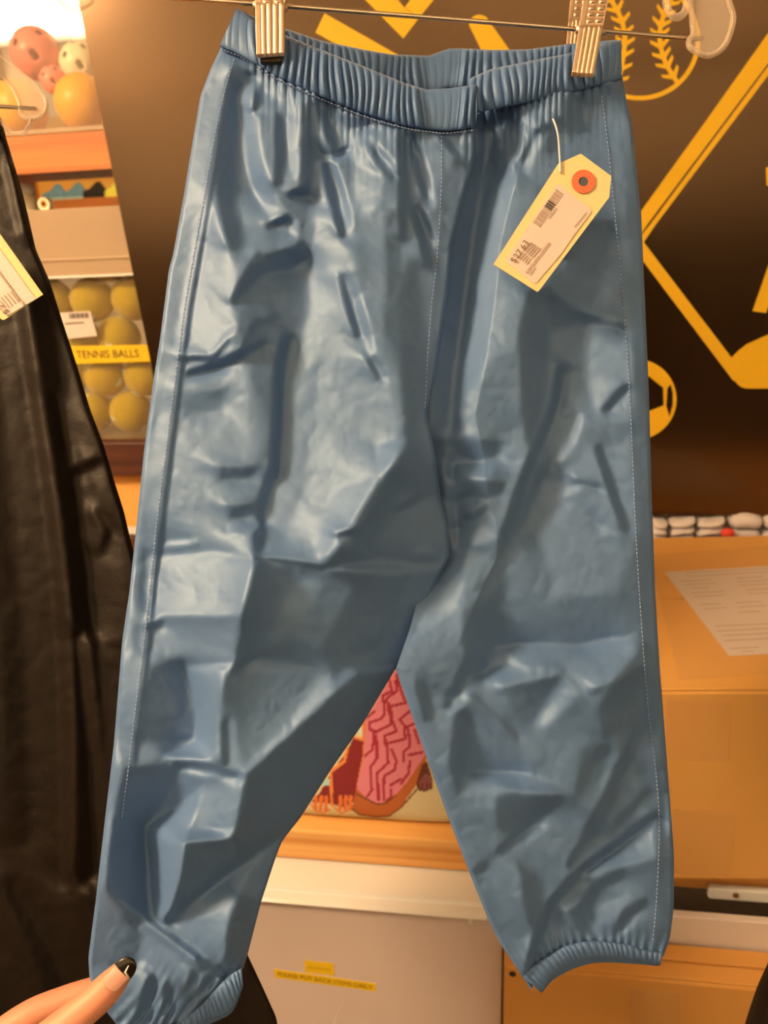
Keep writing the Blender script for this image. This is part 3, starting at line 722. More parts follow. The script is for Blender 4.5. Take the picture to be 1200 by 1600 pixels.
WV = [((720, 90), (740, 170), (680, 200), (690, 330), (660, 360), (590, 380), (590, 430)), ((765, 100), (770, 170), (705, 220), (715, 300), (770, 440), (690, 470), (690, 520)),
      ((590, 430), (640, 440), (730, 395), (740, 320), (715, 250)), ((620, 440), (610, 560), (560, 605)), ((635, 470), (640, 620), (595, 680), (605, 830), (575, 875)),
      ((700, 500), (715, 650), (640, 720), (650, 900)), ((715, 520), (830, 490), (820, 400), (790, 360), (855, 310)), ((740, 270), (830, 250), (800, 170), (770, 60)), ((735, 560), (770, 640), (755, 700), (685, 740), (685, 900)),
      ((815, 640), (815, 580), (860, 540), (850, 440), (835, 410), (885, 390)), ((850, 600), (945, 580)), ((860, 640), (850, 720), (800, 790)), ((890, 430), (920, 520)), ((730, 800), (800, 760)), ((730, 830), (735, 880), (700, 910)), ((575, 345), (620, 310))]
for l in WV: cline((176, 40, 44), 4.2, [C2(*p) for p in l])
cpoly((110, 50, 26), [C2(*p) for p in ((900, 800), (940, 660), (975, 640), (1010, 760), (1010, 820), (960, 845), (915, 835))]); cpoly((150, 74, 56), [C2(*p) for p in ((915, 790), (960, 720), (1000, 740), (1015, 800), (990, 830), (940, 840))])
for bx in (940, 970, 995): cline((84, 34, 24), 2, [C2(bx, 790), C2(bx+4, 830)])
cline((120, 60, 20), 2.5, [C2(*p) for p in ((500, 860), (560, 890), (640, 928), (700, 920), (760, 870))]); cline((120, 60, 20), 2.5, [C2(*p) for p in ((470, 960), (520, 998), (630, 1014), (720, 1008), (800, 950), (870, 870), (905, 830))])
ca = fo.data.color_attributes.new('print', 'FLOAT_COLOR', 'POINT'); ca.data.foreach_set('color', np.concatenate([pc.reshape(-1, 3), np.ones((pc[..., 0].size, 1))], 1).ravel().astype(np.float32))

# ================================================================== blue rain pants
PXM = .45/F                                       # metres per picture pixel at the pants
def D0(x, y):                                     # resting distance of the front cloth from the lens
    t = np.clip(np.asarray(y, float)/1600, -.1, 1.1); s = np.clip((np.asarray(x, float)-200)/850, -.1, 1.1)
    return .452 + t*(-.030+.062*s) + .012*(2*s-1)**2
outL = smooth_fn(polyline([(372, 10), (347, 70), (328, 110), (313, 150), (300, 227), (288, 300), (270, 400), (264, 420), (250, 530), (240, 592), (225, 705), (212, 833), (202, 926), (191, 1000), (178, 1162), (165, 1271), (150, 1403), (138, 1497), (140, 1530), (160, 1572), (186, 1606), (200, 1650)]), 8)
cen = smooth_fn(polyline([(745, 190), (743, 203), (742, 247), (723, 313), (707, 380), (700, 460), (690, 527), (680, 590), (667, 648), (679, 706), (688, 775), (701, 826), (702, 871), (680, 912), (652, 981), (618, 1046)]), 7)
inL_ = smooth_fn(polyline([(618, 1046), (612, 1055), (567, 1131), (515, 1206), (470, 1277), (440, 1315), (429, 1345), (408, 1409), (387, 1491), (381, 1510), (378, 1560), (376, 1650)]), 6)
inR_ = smooth_fn(polyline([(618, 1046), (622, 1056), (665, 1180), (699, 1274), (732, 1360), (762, 1435), (783, 1477), (812, 1520), (838, 1560)]), 6)
outR = smooth_fn(polyline([(969, 60), (972, 117), (978, 152), (987, 190), (993, 248), (1002, 335), (1009, 500), (1014, 612), (1018, 762), (1024, 930), (1031, 1044), (1039, 1148), (1047, 1251), (1053, 1333), (1053, 1416), (1047, 1465), (1036, 1497), (1030, 1520)]), 8)
def left_in(y):
    y = np.asarray(y, float); return np.where(y < 1046, cen(np.minimum(y, 1046)), inL_(np.maximum(y, 1046)))
def right_in(y):
    y = np.asarray(y, float); tuck = 20*np.clip((1046-y)/120, 0, 1)
    return np.where(y < 1046, cen(np.minimum(y, 1046))-tuck, inR_(np.maximum(y, 1046)))

# ---- folds of the left half: (value = how far the cloth faces the lamp, softness, outline)
RL = Relief(90, 770, 60, 1660, 2, 128)
def LP(v, b, *p): RL.poly(v, b, list(p))
def LL(v, wd, *p): RL.line(v, wd, list(p))
LP(150, 16, (250, 330), (360, 300), (380, 500), (400, 700), (395, 870), (230, 870), (220, 700))
LP(165, 14, (300, 330), (355, 320), (362, 520), (300, 560), (270, 540))
LP(118, 14, (400, 430), (480, 430), (490, 560), (430, 690), (400, 600), (365, 520))
LP(162, 16, (490, 320), (540, 320), (560, 480), (600, 560), (628, 660), (630, 700), (590, 745), (540, 835), (505, 876), (405, 868), (430, 780), (445, 600), (480, 480))
LP(150, 10, (440, 600), (500, 560), (480, 760), (440, 860), (410, 860))
LP(196, 7, (588, 692), (632, 690), (622, 720), (596, 745))
LP(176, 8, (520, 760), (590, 745), (545, 830), (508, 872), (490, 860))
LP(98, 12, (600, 480), (625, 560), (640, 680), (665, 655), (672, 600), (690, 520), (700, 440), (640, 400))
LP(112, 8, (640, 330), (735, 220), (725, 300), (702, 430), (690, 520), (670, 560), (655, 440))
LP(66, 14, (640, 690), (600, 748), (545, 840), (510, 885), (690, 880), (700, 830), (685, 720))
LP(92, 10, (620, 770), (690, 790), (700, 860), (640, 880), (600, 840))
LP(80, 10, (399, 876), (510, 888), (690, 890), (650, 985), (615, 1045), (520, 1050), (366, 1025), (384, 930))
LP(100, 14, (450, 905), (500, 900), (470, 1010), (420, 1000))
LP(64, 10, (560, 900), (640, 900), (600, 1000), (520, 1060), (500, 1020))
LP(186, 8, (232, 868), (330, 860), (398, 872), (384, 935), (372, 965), (230, 965))
LP(146, 12, (225, 965), (372, 965), (362, 1030), (222, 1030))
LP(94, 10, (238, 1035), (285, 1030), (300, 1110), (310, 1150), (262, 1170), (215, 1150), (222, 1080))
LP(182, 6, (286, 1040), (366, 1036), (346, 1080), (340, 1120), (338, 1190), (262, 1182), (305, 1155), (308, 1110))
LP(60, 5, (352, 1072), (368, 1030), (402, 1018), (375, 1055))
LP(96, 14, (350, 1050), (450, 1040), (510, 1040), (450, 1130), (385, 1200), (345, 1180))
LP(76, 8, (195, 1185), (280, 1200), (262, 1240), (235, 1285), (175, 1290))
LP(66, 10, (172, 1290), (232, 1285), (232, 1430), (205, 1440), (158, 1390))
LP(190, 6, (319, 1228), (298, 1290), (285, 1360), (258, 1448), (240, 1420), (228, 1290), (275, 1262))
LP(136, 6, (322, 1228), (376, 1215), (370, 1300), (300, 1312))
LP(168, 5, (300, 1298), (364, 1294), (358, 1310), (292, 1318))
LP(48, 8, (560, 1050), (615, 1050), (567, 1131), (515, 1206), (470, 1277), (440, 1312), (360, 1360), (365, 1310), (385, 1210), (450, 1150))
LP(60, 5, (288, 1316), (364, 1312), (360, 1362), (300, 1408), (264, 1430), (282, 1370))
LL(34, 14, (438, 1296), (400, 1322), (350, 1362), (300, 1402), (262, 1436))
LP(96, 6, (432, 1316), (428, 1345), (408, 1409), (396, 1440), (372, 1420), (382, 1370))
LP(134, 8, (300, 1412), (362, 1376), (352, 1440), (350, 1505), (300, 1500), (268, 1450))
LP(60, 7, (372, 1400), (402, 1410), (386, 1495), (378, 1530), (350, 1518), (356, 1450))
LP(110, 8, (140, 1420), (200, 1445), (235, 1450), (220, 1510), (142, 1510))
LP(140, 8, (225, 1450), (300, 1480), (345, 1520), (330, 1560), (240, 1590), (205, 1560), (215, 1500))
LL(44, 11, (214, 1426), (235, 1444), (268, 1466), (305, 1492), (346, 1517))
LL(172, 8, (222, 1446), (262, 1474), (300, 1500))
LL(70, 14, (236, 1530), (226, 1560), (214, 1590)); LL(70, 9, (262, 1540), (256, 1580)); LL(74, 8, (300, 1520), (292, 1560)); LL(66, 9, (322, 1530), (310, 1570)); LL(160, 8, (248, 1540), (240, 1590)); LL(160, 8, (282, 1530), (276, 1590))
# upper left: gathers hanging from the waistband
LP(74, 8, (338, 96), (398, 112), (384, 136), (338, 126))
LL(92, 30, (366, 130), (356, 220), (352, 320), (368, 380))
LL(178, 26, (388, 150), (394, 230), (410, 300), (436, 340))
LL(84, 12, (404, 138), (398, 170)); LL(86, 13, (436, 180), (437, 240), (434, 285))
LL(158, 16, (460, 165), (456, 215), (462, 270)); LL(84, 20, (483, 165), (482, 230), (478, 300))
LP(56, 5, (448, 300), (482, 284), (482, 306), (455, 309))
LL(160, 14, (440, 330), (460, 350), (458, 376), (440, 385)); LL(72, 8, (420, 352), (446, 342))
LP(70, 9, (404, 396), (470, 380), (478, 402), (452, 428), (412, 428), (395, 445), (378, 470))
LL(76, 9, (404, 400), (385, 432), (366, 470))
LL(74, 14, (496, 148), (508, 190), (524, 236)); LP(48, 3, (522, 238), (546, 226), (530, 248)); LL(188, 7, (508, 246), (524, 252), (548, 236), (575, 200))
LL(66, 8, (507, 258), (514, 290), (534, 366)); LL(178, 12, (520, 258), (536, 300), (548, 350))
LP(152, 9, (548, 205), (588, 210), (606, 270), (585, 330), (552, 320)); LP(82, 6, (542, 180), (578, 186), (576, 202), (556, 196))
LL(76, 8, (581, 232), (594, 258), (612, 276)); LL(160, 8, (590, 228), (618, 262))
LL(64, 16, (626, 212), (632, 280), (628, 370)); LL(106, 24, (612, 340), (616, 440), (612, 520))
LL(70, 8, (638, 214), (650, 260), (664, 305)); LL(54, 9, (644, 326), (656, 360), (670, 412)); LL(150, 12, (652, 222), (668, 270), (676, 320)); LL(150, 10, (662, 330), (678, 380))
LL(70, 8, (690, 215), (720, 250), (735, 256)); LL(96, 9, (533, 433), (545, 480), (558, 522)); LL(100, 8, (575, 560), (590, 590)); LL(182, 10, (560, 470), (580, 550))
LL(62, 9, (298, 584), (350, 566), (410, 534)); LL(190, 8, (300, 592), (360, 578)); LL(72, 6, (282, 560), (330, 560), (356, 530)); LL(188, 7, (330, 552), (366, 512)); LL(80, 7, (384, 540), (396, 510), (430, 494))
LL(72, 16, (446, 528), (436, 575), (434, 660), (428, 742)); LL(96, 16, (424, 740), (406, 800), (402, 860))
LP(102, 8, (336, 728), (402, 730), (392, 752), (346, 748)); LP(100, 8, (352, 790), (404, 784), (398, 808), (362, 810)); LP(120, 10, (275, 610), (356, 605), (345, 640), (290, 650))
LL(188, 9, (360, 828), (400, 822)); LL(186, 8, (260, 850), (300, 846)); LL(60, 6, (398, 872), (440, 876), (508, 888)); LL(124, 5, (510, 890), (580, 884)); LL(62, 8, (530, 836), (560, 830)); LL(70, 12, (660, 740), (690, 728)); LL(60, 14, (630, 790), (680, 762))
LL(58, 7, (275, 1193), (318, 1196), (366, 1211)); LL(160, 7, (285, 1204), (330, 1210)); LL(110, 8, (200, 1192), (262, 1190)); LL(72, 6, (232, 980), (252, 972)); LL(80, 8, (350, 1130), (352, 1190)); LL(126, 9, (362, 1130), (366, 1196))
LP(138, 5, (150, 1000), (205, 1000), (160, 1420), (130, 1420)); LP(146, 6, (190, 700), (240, 700), (205, 1000), (170, 1000)); LP(140, 6, (285, 230), (330, 230), (240, 700), (200, 700)); LP(134, 6, (345, 85), (362, 95), (330, 230), (290, 230))
LL(84, 4, (362, 140), (347, 205), (332, 290), (316, 380), (300, 470), (287, 560), (271, 680), (256, 800), (244, 900), (233, 1010), (219, 1120), (211, 1190))
RL.solve(2.3, 122, lam=.12, cut=480); RL.add_crumple(.55, 22, 3)

RR = Relief(590, 1090, 60, 1600, 2, 112)
def RP(v, b, *p): RR.poly(v, b, list(p))
def RS(v, wd, *p): RR.line(v, wd, list(p))
RP(122, 14, (745, 380), (800, 300), (810, 450), (770, 560), (715, 640), (720, 520))
RP(128, 10, (790, 172), (862, 165), (840, 215), (800, 240), (780, 280)); RP(140, 8, (775, 262), (810, 258), (806, 292), (772, 296))
RS(40, 34, (752, 190), (744, 250), (728, 340), (712, 440), (700, 540), (690, 620), (684, 680))
RP(64, 6, (752, 180), (796, 170), (790, 196), (758, 206)); RS(66, 14, (848, 200), (830, 232), (808, 262)); RS(80, 10, (868, 190), (860, 230)); RS(140, 9, (818, 200), (806, 240)); RS(146, 10, (842, 214), (822, 262))
RP(62, 9, (876, 148), (912, 142), (906, 190), (886, 205)); RP(46, 6, (950, 128), (976, 124), (978, 142), (956, 146)); RP(118, 10, (900, 200), (985, 190), (1000, 330), (960, 360), (955, 260))
RP(70, 9, (905, 348), (955, 345), (945, 400), (918, 424), (880, 400)); RP(92, 12, (860, 420), (940, 420), (930, 500), (860, 520))
RP(52, 11, (824, 460), (856, 452), (858, 560), (850, 640), (828, 690), (812, 640), (808, 540))
RP(96, 12, (770, 560), (810, 540), (815, 660), (780, 690), (735, 690), (720, 640))
RP(142, 11, (916, 510), (975, 495), (1000, 560), (985, 660), (930, 650), (912, 580)); RS(70, 8, (975, 605), (945, 640)); RS(76, 8, (915, 490), (965, 512))
RS(34, 15, (876, 572), (866, 630), (838, 700), (808, 780), (786, 848)); RS(64, 18, (852, 720), (826, 780), (800, 830)); RS(150, 14, (908, 652), (894, 690), (874, 716)); RS(140, 9, (890, 590), (880, 640))
RP(66, 9, (692, 680), (782, 690), (776, 718), (700, 720)); RP(150, 6, (700, 727), (772, 724), (768, 746), (704, 748)); RP(80, 7, (704, 754), (790, 750), (780, 776), (712, 780)); RP(146, 6, (716, 786), (752, 782), (744, 802), (720, 806)); RS(62, 8, (740, 806), (758, 792))
RP(132, 12, (860, 760), (920, 700), (985, 690), (1000, 830), (960, 930), (870, 930), (840, 840)); RS(68, 9, (934, 700), (950, 750), (976, 824)); RP(158, 5, (928, 800), (974, 836), (938, 838)); RS(154, 8, (885, 770), (910, 760)); RS(78, 7, (905, 750), (930, 760)); RS(146, 8, (870, 806), (890, 790))
RP(88, 10, (740, 850), (790, 840), (790, 940), (740, 960), (716, 930)); RP(116, 8, (700, 860), (730, 850), (720, 930), (690, 960), (670, 1000)); RS(66, 9, (785, 850), (760, 890), (745, 920)); RS(56, 9, (700, 730), (706, 800), (712, 850)); RP(140, 8, (715, 830), (745, 820), (740, 850), (716, 856))
RP(68, 10, (722, 950), (772, 930), (772, 1010), (755, 1062), (736, 1060), (724, 1010)); RP(100, 10, (640, 1010), (700, 960), (724, 1040), (700, 1090), (650, 1080)); RS(60, 11, (735, 1030), (712, 1076), (700, 1100)); RS(66, 10, (655, 1070), (668, 1120))
RP(164, 7, (772, 1012), (840, 1004), (905, 1010), (960, 994), (996, 1000), (990, 1024), (960, 1060), (918, 1080), (880, 1048), (800, 1040)); RP(154, 6, (742, 1058), (790, 1034), (876, 1052), (840, 1062), (780, 1078))
RP(98, 7, (786, 1072), (874, 1056), (850, 1100), (822, 1142), (800, 1110)); RP(70, 9, (970, 1060), (1000, 1040), (1002, 1120), (975, 1160), (944, 1150), (936, 1100)); RP(146, 7, (880, 1060), (905, 1082), (850, 1142), (836, 1130))
RP(140, 6, (706, 1090), (738, 1082), (730, 1104), (700, 1118)); RP(66, 8, (712, 1112), (730, 1104), (734, 1200), (716, 1240), (702, 1200)); RP(112, 8, (732, 1106), (800, 1140), (820, 1200), (745, 1204)); RS(72, 7, (738, 1090), (790, 1130), (806, 1150))
RP(160, 5, (738, 1206), (826, 1206), (888, 1240), (830, 1240), (770, 1228)); RP(78, 8, (776, 1242), (876, 1246), (840, 1276), (800, 1310), (776, 1290)); RS(70, 9, (870, 1252), (820, 1290), (780, 1330), (745, 1360)); RS(140, 10, (850, 1290), (810, 1318))
RS(50, 20, (998, 1132), (976, 1190), (950, 1250), (924, 1298)); RP(92, 10, (905, 1170), (960, 1150), (930, 1240), (900, 1250)); RS(72, 9, (944, 1170), (915, 1200), (905, 1230)); RP(104, 8, (970, 1210), (1020, 1190), (1018, 1250), (960, 1290)); RS(64, 12, (920, 1300), (890, 1350)); RS(66, 8, (1010, 1236), (960, 1290))
RP(74, 9, (810, 1350), (838, 1370), (855, 1440), (848, 1480), (824, 1440)); RP(116, 10, (760, 1330), (806, 1340), (812, 1430), (780, 1440)); RP(130, 7, (800, 1470), (830, 1460), (838, 1500), (822, 1518))
RP(150, 7, (948, 1330), (1020, 1282), (1024, 1340), (990, 1350), (930, 1358)); RP(122, 10, (880, 1400), (930, 1360), (1010, 1370), (1010, 1450), (900, 1460), (860, 1480)); RS(28, 12, (1022, 1274), (960, 1322), (905, 1362), (860, 1412), (838, 1470), (824, 1522)); RS(162, 7, (1020, 1286), (965, 1330), (915, 1366))
RP(60, 6, (886, 1424), (914, 1410), (922, 1456), (898, 1450)); RS(66, 11, (968, 1366), (936, 1380), (914, 1410)); RS(70, 10, (1004, 1410), (976, 1430), (966, 1452)); RS(150, 9, (996, 1432), (976, 1456)); RP(140, 7, (930, 1410), (985, 1400), (960, 1440), (925, 1450))
RP(104, 7, (1003, 240), (975, 240), (995, 700), (1000, 1000), (1030, 1290), (1030, 1480), (1060, 1480), (1060, 1250), (1030, 1000), (1020, 600)); RS(70, 9, (1040, 1150), (1036, 1200)); RS(146, 8, (1046, 1240), (1044, 1300)); RS(76, 9, (1008, 1010), (1026, 1060))
RR.solve(2.4, 108, lam=.12, cut=480); RR.add_crumple(.65, 22, 5)

# ---- waistband curves
bt = curve_x([(330, 12), (343, 12), (372, 26), (400, 38), (453, 58), (500, 77), (567, 103), (633, 130), (667, 140), (700, 138), (729, 134), (745, 130)])
bb_ = curve_x([(330, 66), (342, 72), (367, 82), (400, 100), (433, 120), (500, 150), (567, 177), (633, 197), (673, 203), (700, 205), (743, 199)])
rt = curve_x([(720, 136), (737, 121), (767, 108), (825, 96), (895, 82), (968, 63), (980, 60)])
rb2 = curve_x([(720, 186), (748, 176), (825, 160), (898, 143), (971, 124), (985, 121)])
kt = curve_x([(372, 16), (447, 45), (500, 63), (567, 77), (613, 85), (670, 87), (684, 82), (702, 76), (733, 76), (767, 78), (825, 77), (895, 68), (968, 62)])
rngw = np.random.RandomState(11)
gx = [345]; 
while gx[-1] < 1000: gx.append(gx[-1]+rngw.uniform(9, 15))
gx = np.array(gx); gh = rngw.uniform(.6, 1.15, len(gx))
def gather(x):
    """1 on a pleat crest, 0 in the groove between pleats"""
    x = np.asarray(x, float); i = np.clip(np.searchsorted(gx, x)-1, 0, len(gx)-2)
    t = (x-gx[i])/(gx[i+1]-gx[i]); a = np.abs(np.sin(np.pi*t))**.6*gh[i]
    flat = np.clip((np.abs(x-690)-22)/14, .08, 1)*np.clip((x-380)/40, .12, 1)*np.clip((962-x)/30, .25, 1)
    return a*flat

pants = empty('rain_pants', tuple(at(640, 900, .46))); tag(pants, 'blue nylon elastic waist rain pants clipped to a hanger in the foreground', 'pants')

def cloth_half(name, Lf, Rf, top, bot, rel_, nu, nv, inner_roll, off, gathers):
    u = np.linspace(0, 1, nu); u = .5-.5*np.cos(np.pi*u)*(.25)-(.5-u)*.75*1.0 if False else u
    U = np.broadcast_to(u, (nv, nu)); T = np.linspace(0, 1, nv)[:, None]
    yt, yb_ = top(u)[None], bot(u)[None]
    Y = yt+(yb_-yt)*T
    L, R = Lf(Y), Rf(Y); X = L+(R-L)*U
    d = D0(X, Y)-rel_.sample(X, Y)*PXM + off(X, Y)
    d = d-gathers(X, Y)
    el = np.clip(1-(X-L)/6, 0, 1)**2*.0022; er = np.clip(1-(R-X)/6, 0, 1)**2*.0022
    dl, dr = inner_roll
    d = d+el*dl(Y)+er*dr(Y)
    P = at_np(X, Y, d)
    grid_mesh(name, P, M['nylon'], pants)
    # back of the same half, billowing away from the front cloth
    s = 5; ub, vb = np.arange(0, nu, s), np.arange(0, nv, s)
    if ub[-1] != nu-1: ub = np.append(ub, nu-1)
    if vb[-1] != nv-1: vb = np.append(vb, nv-1)
    Xb, Yb = X[np.ix_(vb, ub)], Y[np.ix_(vb, ub)]; Ub = U[np.ix_(vb, ub)]
    db = D0(Xb, Yb)+off(Xb, Yb)+.030*np.sqrt(np.clip(np.sin(np.pi*Ub), 0, 1))+.004*np.sin(Xb/23+Yb/61)*np.sin(np.pi*Ub)
    fe = d[np.ix_(vb, ub)]; e = np.clip(np.minimum(Ub, 1-Ub)/.06, 0, 1); db = fe*(1-e)+np.maximum(db, fe+.004)*e
    grid_mesh(name.replace('front', 'back'), at_np(Xb, Yb, db), M['nylon_in'], pants, True)
one = lambda y: np.ones_like(y)
def fade(fn, ln=34):
    return lambda X, Y: (gather(X)-.5)*.0030*np.exp(-np.clip(Y-fn(X), 0, None)/ln)
topL = lambda u: bb_(340+(743-340)*u)-7
botL = curve_x([(0, 1622), (.3, 1604), (.55, 1596), (.70, 1570), (.85, 1542), (.95, 1524), (1, 1512)])
cuffgR = lambda X, Y: 0
def gl(X, Y):
    t = X*0; g = fade(bb_)(X, Y)
    ph = np.sin((X*.8+Y*.55)*.42+np.sin(X*.05)*2); return g + .0012*ph*np.exp(-np.clip(1600-Y-(X-200)*.35, 0, None)/26)
cloth_half('left_leg_front', outL, left_in, topL, botL, RL, 210, 600, (one, lambda y: np.where(y < 1046, 1.6, 1.0)), lambda X, Y: np.zeros_like(X), gl)
topR = lambda u: rb2(722+(972-722)*u)-7
botR = curve_x([(0, 1548), (.08, 1530), (.17, 1509), (.33, 1484), (.5, 1477), (.75, 1484), (.85, 1490), (1, 1494)])
def offR(X, Y):
    return .021*np.clip(1-(X-cen(np.minimum(Y, 1046)))/75, 0, 1)*np.clip((1046-Y)/160, 0, 1)
def gr(X, Y):
    lx = inR_(np.maximum(Y, 1400)); rx = outR(Y); u = np.clip((X-lx)/(rx-lx), 0, 1)
    return fade(rb2)(X, Y)+.0013*np.sin(u*118+np.sin(u*17)*1.5)*np.exp(-np.clip(botR(u)-Y, 0, None)/16)
cloth_half('right_leg_front', right_in, outR, topR, botR, RR, 180, 560, (lambda y: np.where(y < 1046, 0., 1.), one), offR, gr)

def band(name, tops, bots, x0, x1, nx, depth, amp, m, bulge=.004, lap=0, skew=0, closed_back=True, top_u=None):
    xs = np.linspace(x0, x1, nx); nv = 22
    v = np.linspace(0, 1, nv)[:, None]; X = xs[None]+skew*(1-v)*np.clip(1-(xs[None]-x0)/70, 0, 1); Yt, Yb = tops(xs)[None], bots(xs)[None]
    Y = Yt+(Yb-Yt)*v
    prof = np.sin(np.pi*np.clip(v, 0, 1))**.6
    d = depth(X, Y)-bulge*prof-(gather(X+3*np.sin(v*3+X*.05))-.4)*amp*(.35+.65*prof)
    d = np.where(v == 0, d+.003, d)
    P = at_np(X, Y, d)
    Pb = at_np(X, Y, depth(X, Y)+.004+0*d)
    grid_mesh(name, np.concatenate([P, Pb[::-1]], 0), m, pants)
band('waistband_front', bt, bb_, 343, 745, 620, lambda X, Y: D0(X, Y)-.0035, .0042, M['nylon'], skew=27)
band('waistband_front', rt, rb2, 733, 971, 380, lambda X, Y: D0(X, Y)+.004*np.clip((800-X)/60, 0, 1)-.0025, .0034, M['nylon'])
band('waistband_back', kt, lambda x: kt(x)+62, 376, 966, 800, lambda X, Y: D0(X, Y)+.030*np.sqrt(np.clip(np.sin(np.pi*(X-370)/602), 0, 1))+.004, .0038, M['nylon'])
# left corner of the waistband: plain folded end up to the side seam
P = at_np(*[np.array(a) for a in ([[372, 388, 402], [358, 374, 396], [343, 364, 396]], [[11, 22, 33], [42, 54, 66], [73, 82, 98]])], np.array([[.459]*3, [.4575, .455, .455], [.458, .456, .456]]))
co_ = grid_mesh('waistband_corner', P, M['nylon'], pants); md = co_.modifiers.new('s', 'SUBSURF'); md.levels = md.render_levels = 3
md = co_.modifiers.new('t', 'SOLIDIFY'); md.thickness = .002
P = at_np(*[np.array(a) for a in ([[944, 958, 969], [942, 960, 971], [940, 960, 973]], [[69, 66, 62], [98, 95, 92], [129, 127, 124]])], np.array([[.461]*3, [.459]*3, [.461]*3]))
co_ = grid_mesh('waistband_corner', P, M['nylon'], pants); md = co_.modifiers.new('s', 'SUBSURF'); md.levels = md.render_levels = 3
md = co_.modifiers.new('t', 'SOLIDIFY'); md.thickness = .002

# cuffs
def cuff(name, topc, botc, n, mode, relv, back=.03):
    tp = np.array([[p.x, p.y] for p in smooth_path([(x, y, 0) for x, y in topc], 40)]); bp = np.array([[p.x, p.y] for p in smooth_path([(x, y, 0) for x, y in botc], 40)])
    def res(a):
        s = np.concatenate([[0], np.cumsum(np.hypot(*np.diff(a, axis=0).T))]); t = np.linspace(0, s[-1], n); return np.stack([np.interp(t, s, a[:, 0]), np.interp(t, s, a[:, 1])], 1)
    tp, bp = res(tp), res(bp); nv = 14; v = np.linspace(0, 1, nv)[:, None, None]
    Q = tp[None]*(1-v)+bp[None]*v; X, Y = Q[..., 0], Q[..., 1]; k = np.arange(n)[None]/n
    rib = np.abs(np.sin(k*np.pi*26+np.sin(k*19)))**.7
    vv = v[..., 0]; prof = np.sin(np.pi*vv)**.6
    d = D0(X, Y)-relv.sample(X, Y)*PXM*.6-.002*prof-.0011*rib*prof-.0008
    Pf = at_np(X, Y, d)
    e = np.sqrt(np.clip(np.sin(np.pi*k), 0, 1)); db = D0(X, Y)+back*e+.001
    Pb = at_np(X-0, Y+8*e, db)
    grid_mesh(name, Pf, M['nylon'], pants); grid_mesh(name+'_back', Pb, M['nylon_in'], pants, True)
cuff('cuff', [(817, 1527), (834, 1509), (857, 1493), (887, 1477), (927, 1470), (983, 1476), (1002, 1483), (1037, 1488)], [(846, 1551), (862, 1528), (887, 1511), (917, 1499), (950, 1496), (1000, 1501), (1029, 1507), (1031, 1506)], 320, 0, RR)
cuff('cuff', [(196, 1624), (236, 1606), (277, 1598), (316, 1568), (352, 1530), (378, 1512)], [(204, 1652), (246, 1640), (290, 1622), (326, 1594), (362, 1576), (380, 1540)], 300, 0, RL)

# stitched seams
def seam(name, pts, relv, half='L', gap=6.5, ln=4.2, wd=1.1, lift=.0012):
    P = smooth_path([(x, y, 0) for x, y in pts], 60); a = np.array([[p.x, p.y] for p in P]); s = np.concatenate([[0], np.cumsum(np.hypot(*np.diff(a, axis=0).T))])
    V, Fc = [], []
    for t in np.arange(0, s[-1]-ln, gap):
        q = [np.array([np.interp(z, s, a[:, 0]), np.interp(z, s, a[:, 1])]) for z in (t, t+ln/2, t+ln)]
        pts3 = []
        for k, c in enumerate(q):
            X, Y = np.array([c[0]]), np.array([c[1]]); dd = D0(X, Y)-relv.sample(X, Y)*PXM
            if half == 'R': dd = dd+offR(X, Y)
            dd = dd-(fade(bb_ if half == 'L' else rb2)(X, Y))-lift*(1.0 if k == 1 else .35)
            pts3.append(Vector(at_np(X, Y, dd)[0]))
        tube_into(V, Fc, pts3, wd*PXM*.62, 5)
    o = mesh(name, V, Fc, M['thread'], pants, True); o['kind'] = 'stuff'
seam('side_stitching', [(366, 92), (352, 140), (337, 205), (322, 290), (306, 380), (290, 470), (278, 560), (262, 680), (247, 800), (236, 900), (224, 1010), (210, 1120), (202, 1190), (190, 1280)], RL)
seam('centre_stitching', [(690, 212), (689, 300), (683, 400), (674, 480), (668, 560), (664, 640)], RL)
seam('side_stitching', [(940, 150), (950, 230), (960, 330), (972, 450), (983, 600), (990, 760), (996, 880), (1004, 1000), (1012, 1100), (1024, 1200), (1030, 1290), (1026, 1400), (1020, 1470)], RR, 'R')
seam('waist_stitching', [(345, 77), (370, 86), (400, 104), (433, 124), (500, 154), (567, 181), (633, 200), (673, 206), (700, 208), (740, 203)], RL, lift=.004, gap=5.5)

# ================================================================== hangers
def plate(name, quad, depth, ridge_from, parent, m, ridges=4, dd=(0, 0)):
    """pressed metal clip plate: ribs below, rows of small bumps above"""
    nu_, nv_ = 64, 110; u = np.linspace(0, 1, nu_)[None]; v = np.linspace(0, 1, nv_)[:, None]
    (ax, ay), (bx, by), (cx, cy), (dx, dy) = quad
    X = (ax*(1-u)+bx*u)*(1-v)+(dx*(1-u)+cx*u)*v; Y = (ay*(1-u)+by*u)*(1-v)+(dy*(1-u)+cy*u)*v
    inr = (u-.16)/.84
    rib = np.where(inr > 0, np.abs(np.sin(np.pi*ridges*np.clip(inr, 0, 1)))**.45, .9)
    bump = np.where((u > .2) & (u < .96), np.clip(np.sin((u-.2)/.76*2*np.pi-.2)*1.6*np.sign(np.sin((u-.2)/.76*2*np.pi))-.4, 0, 1)*np.clip(np.sin(Y/10*2*np.pi)*1.6, 0, 1), .2)
    k = np.clip((Y-ridge_from)/3, 0, 1); hgt = rib*k+bump*(1-k)
    lip = np.clip((v-.96)/.04, 0, 1)
    d = depth+dd[0]*(1-v)+dd[1]*v-hgt*.0011+lip*.002
    o = grid_mesh(name, at_np(X+0*v, Y, d+0*u), m, parent)
    md = o.modifiers.new('s', 'SOLIDIFY'); md.thickness = .0016; md.offset = -1
    return o
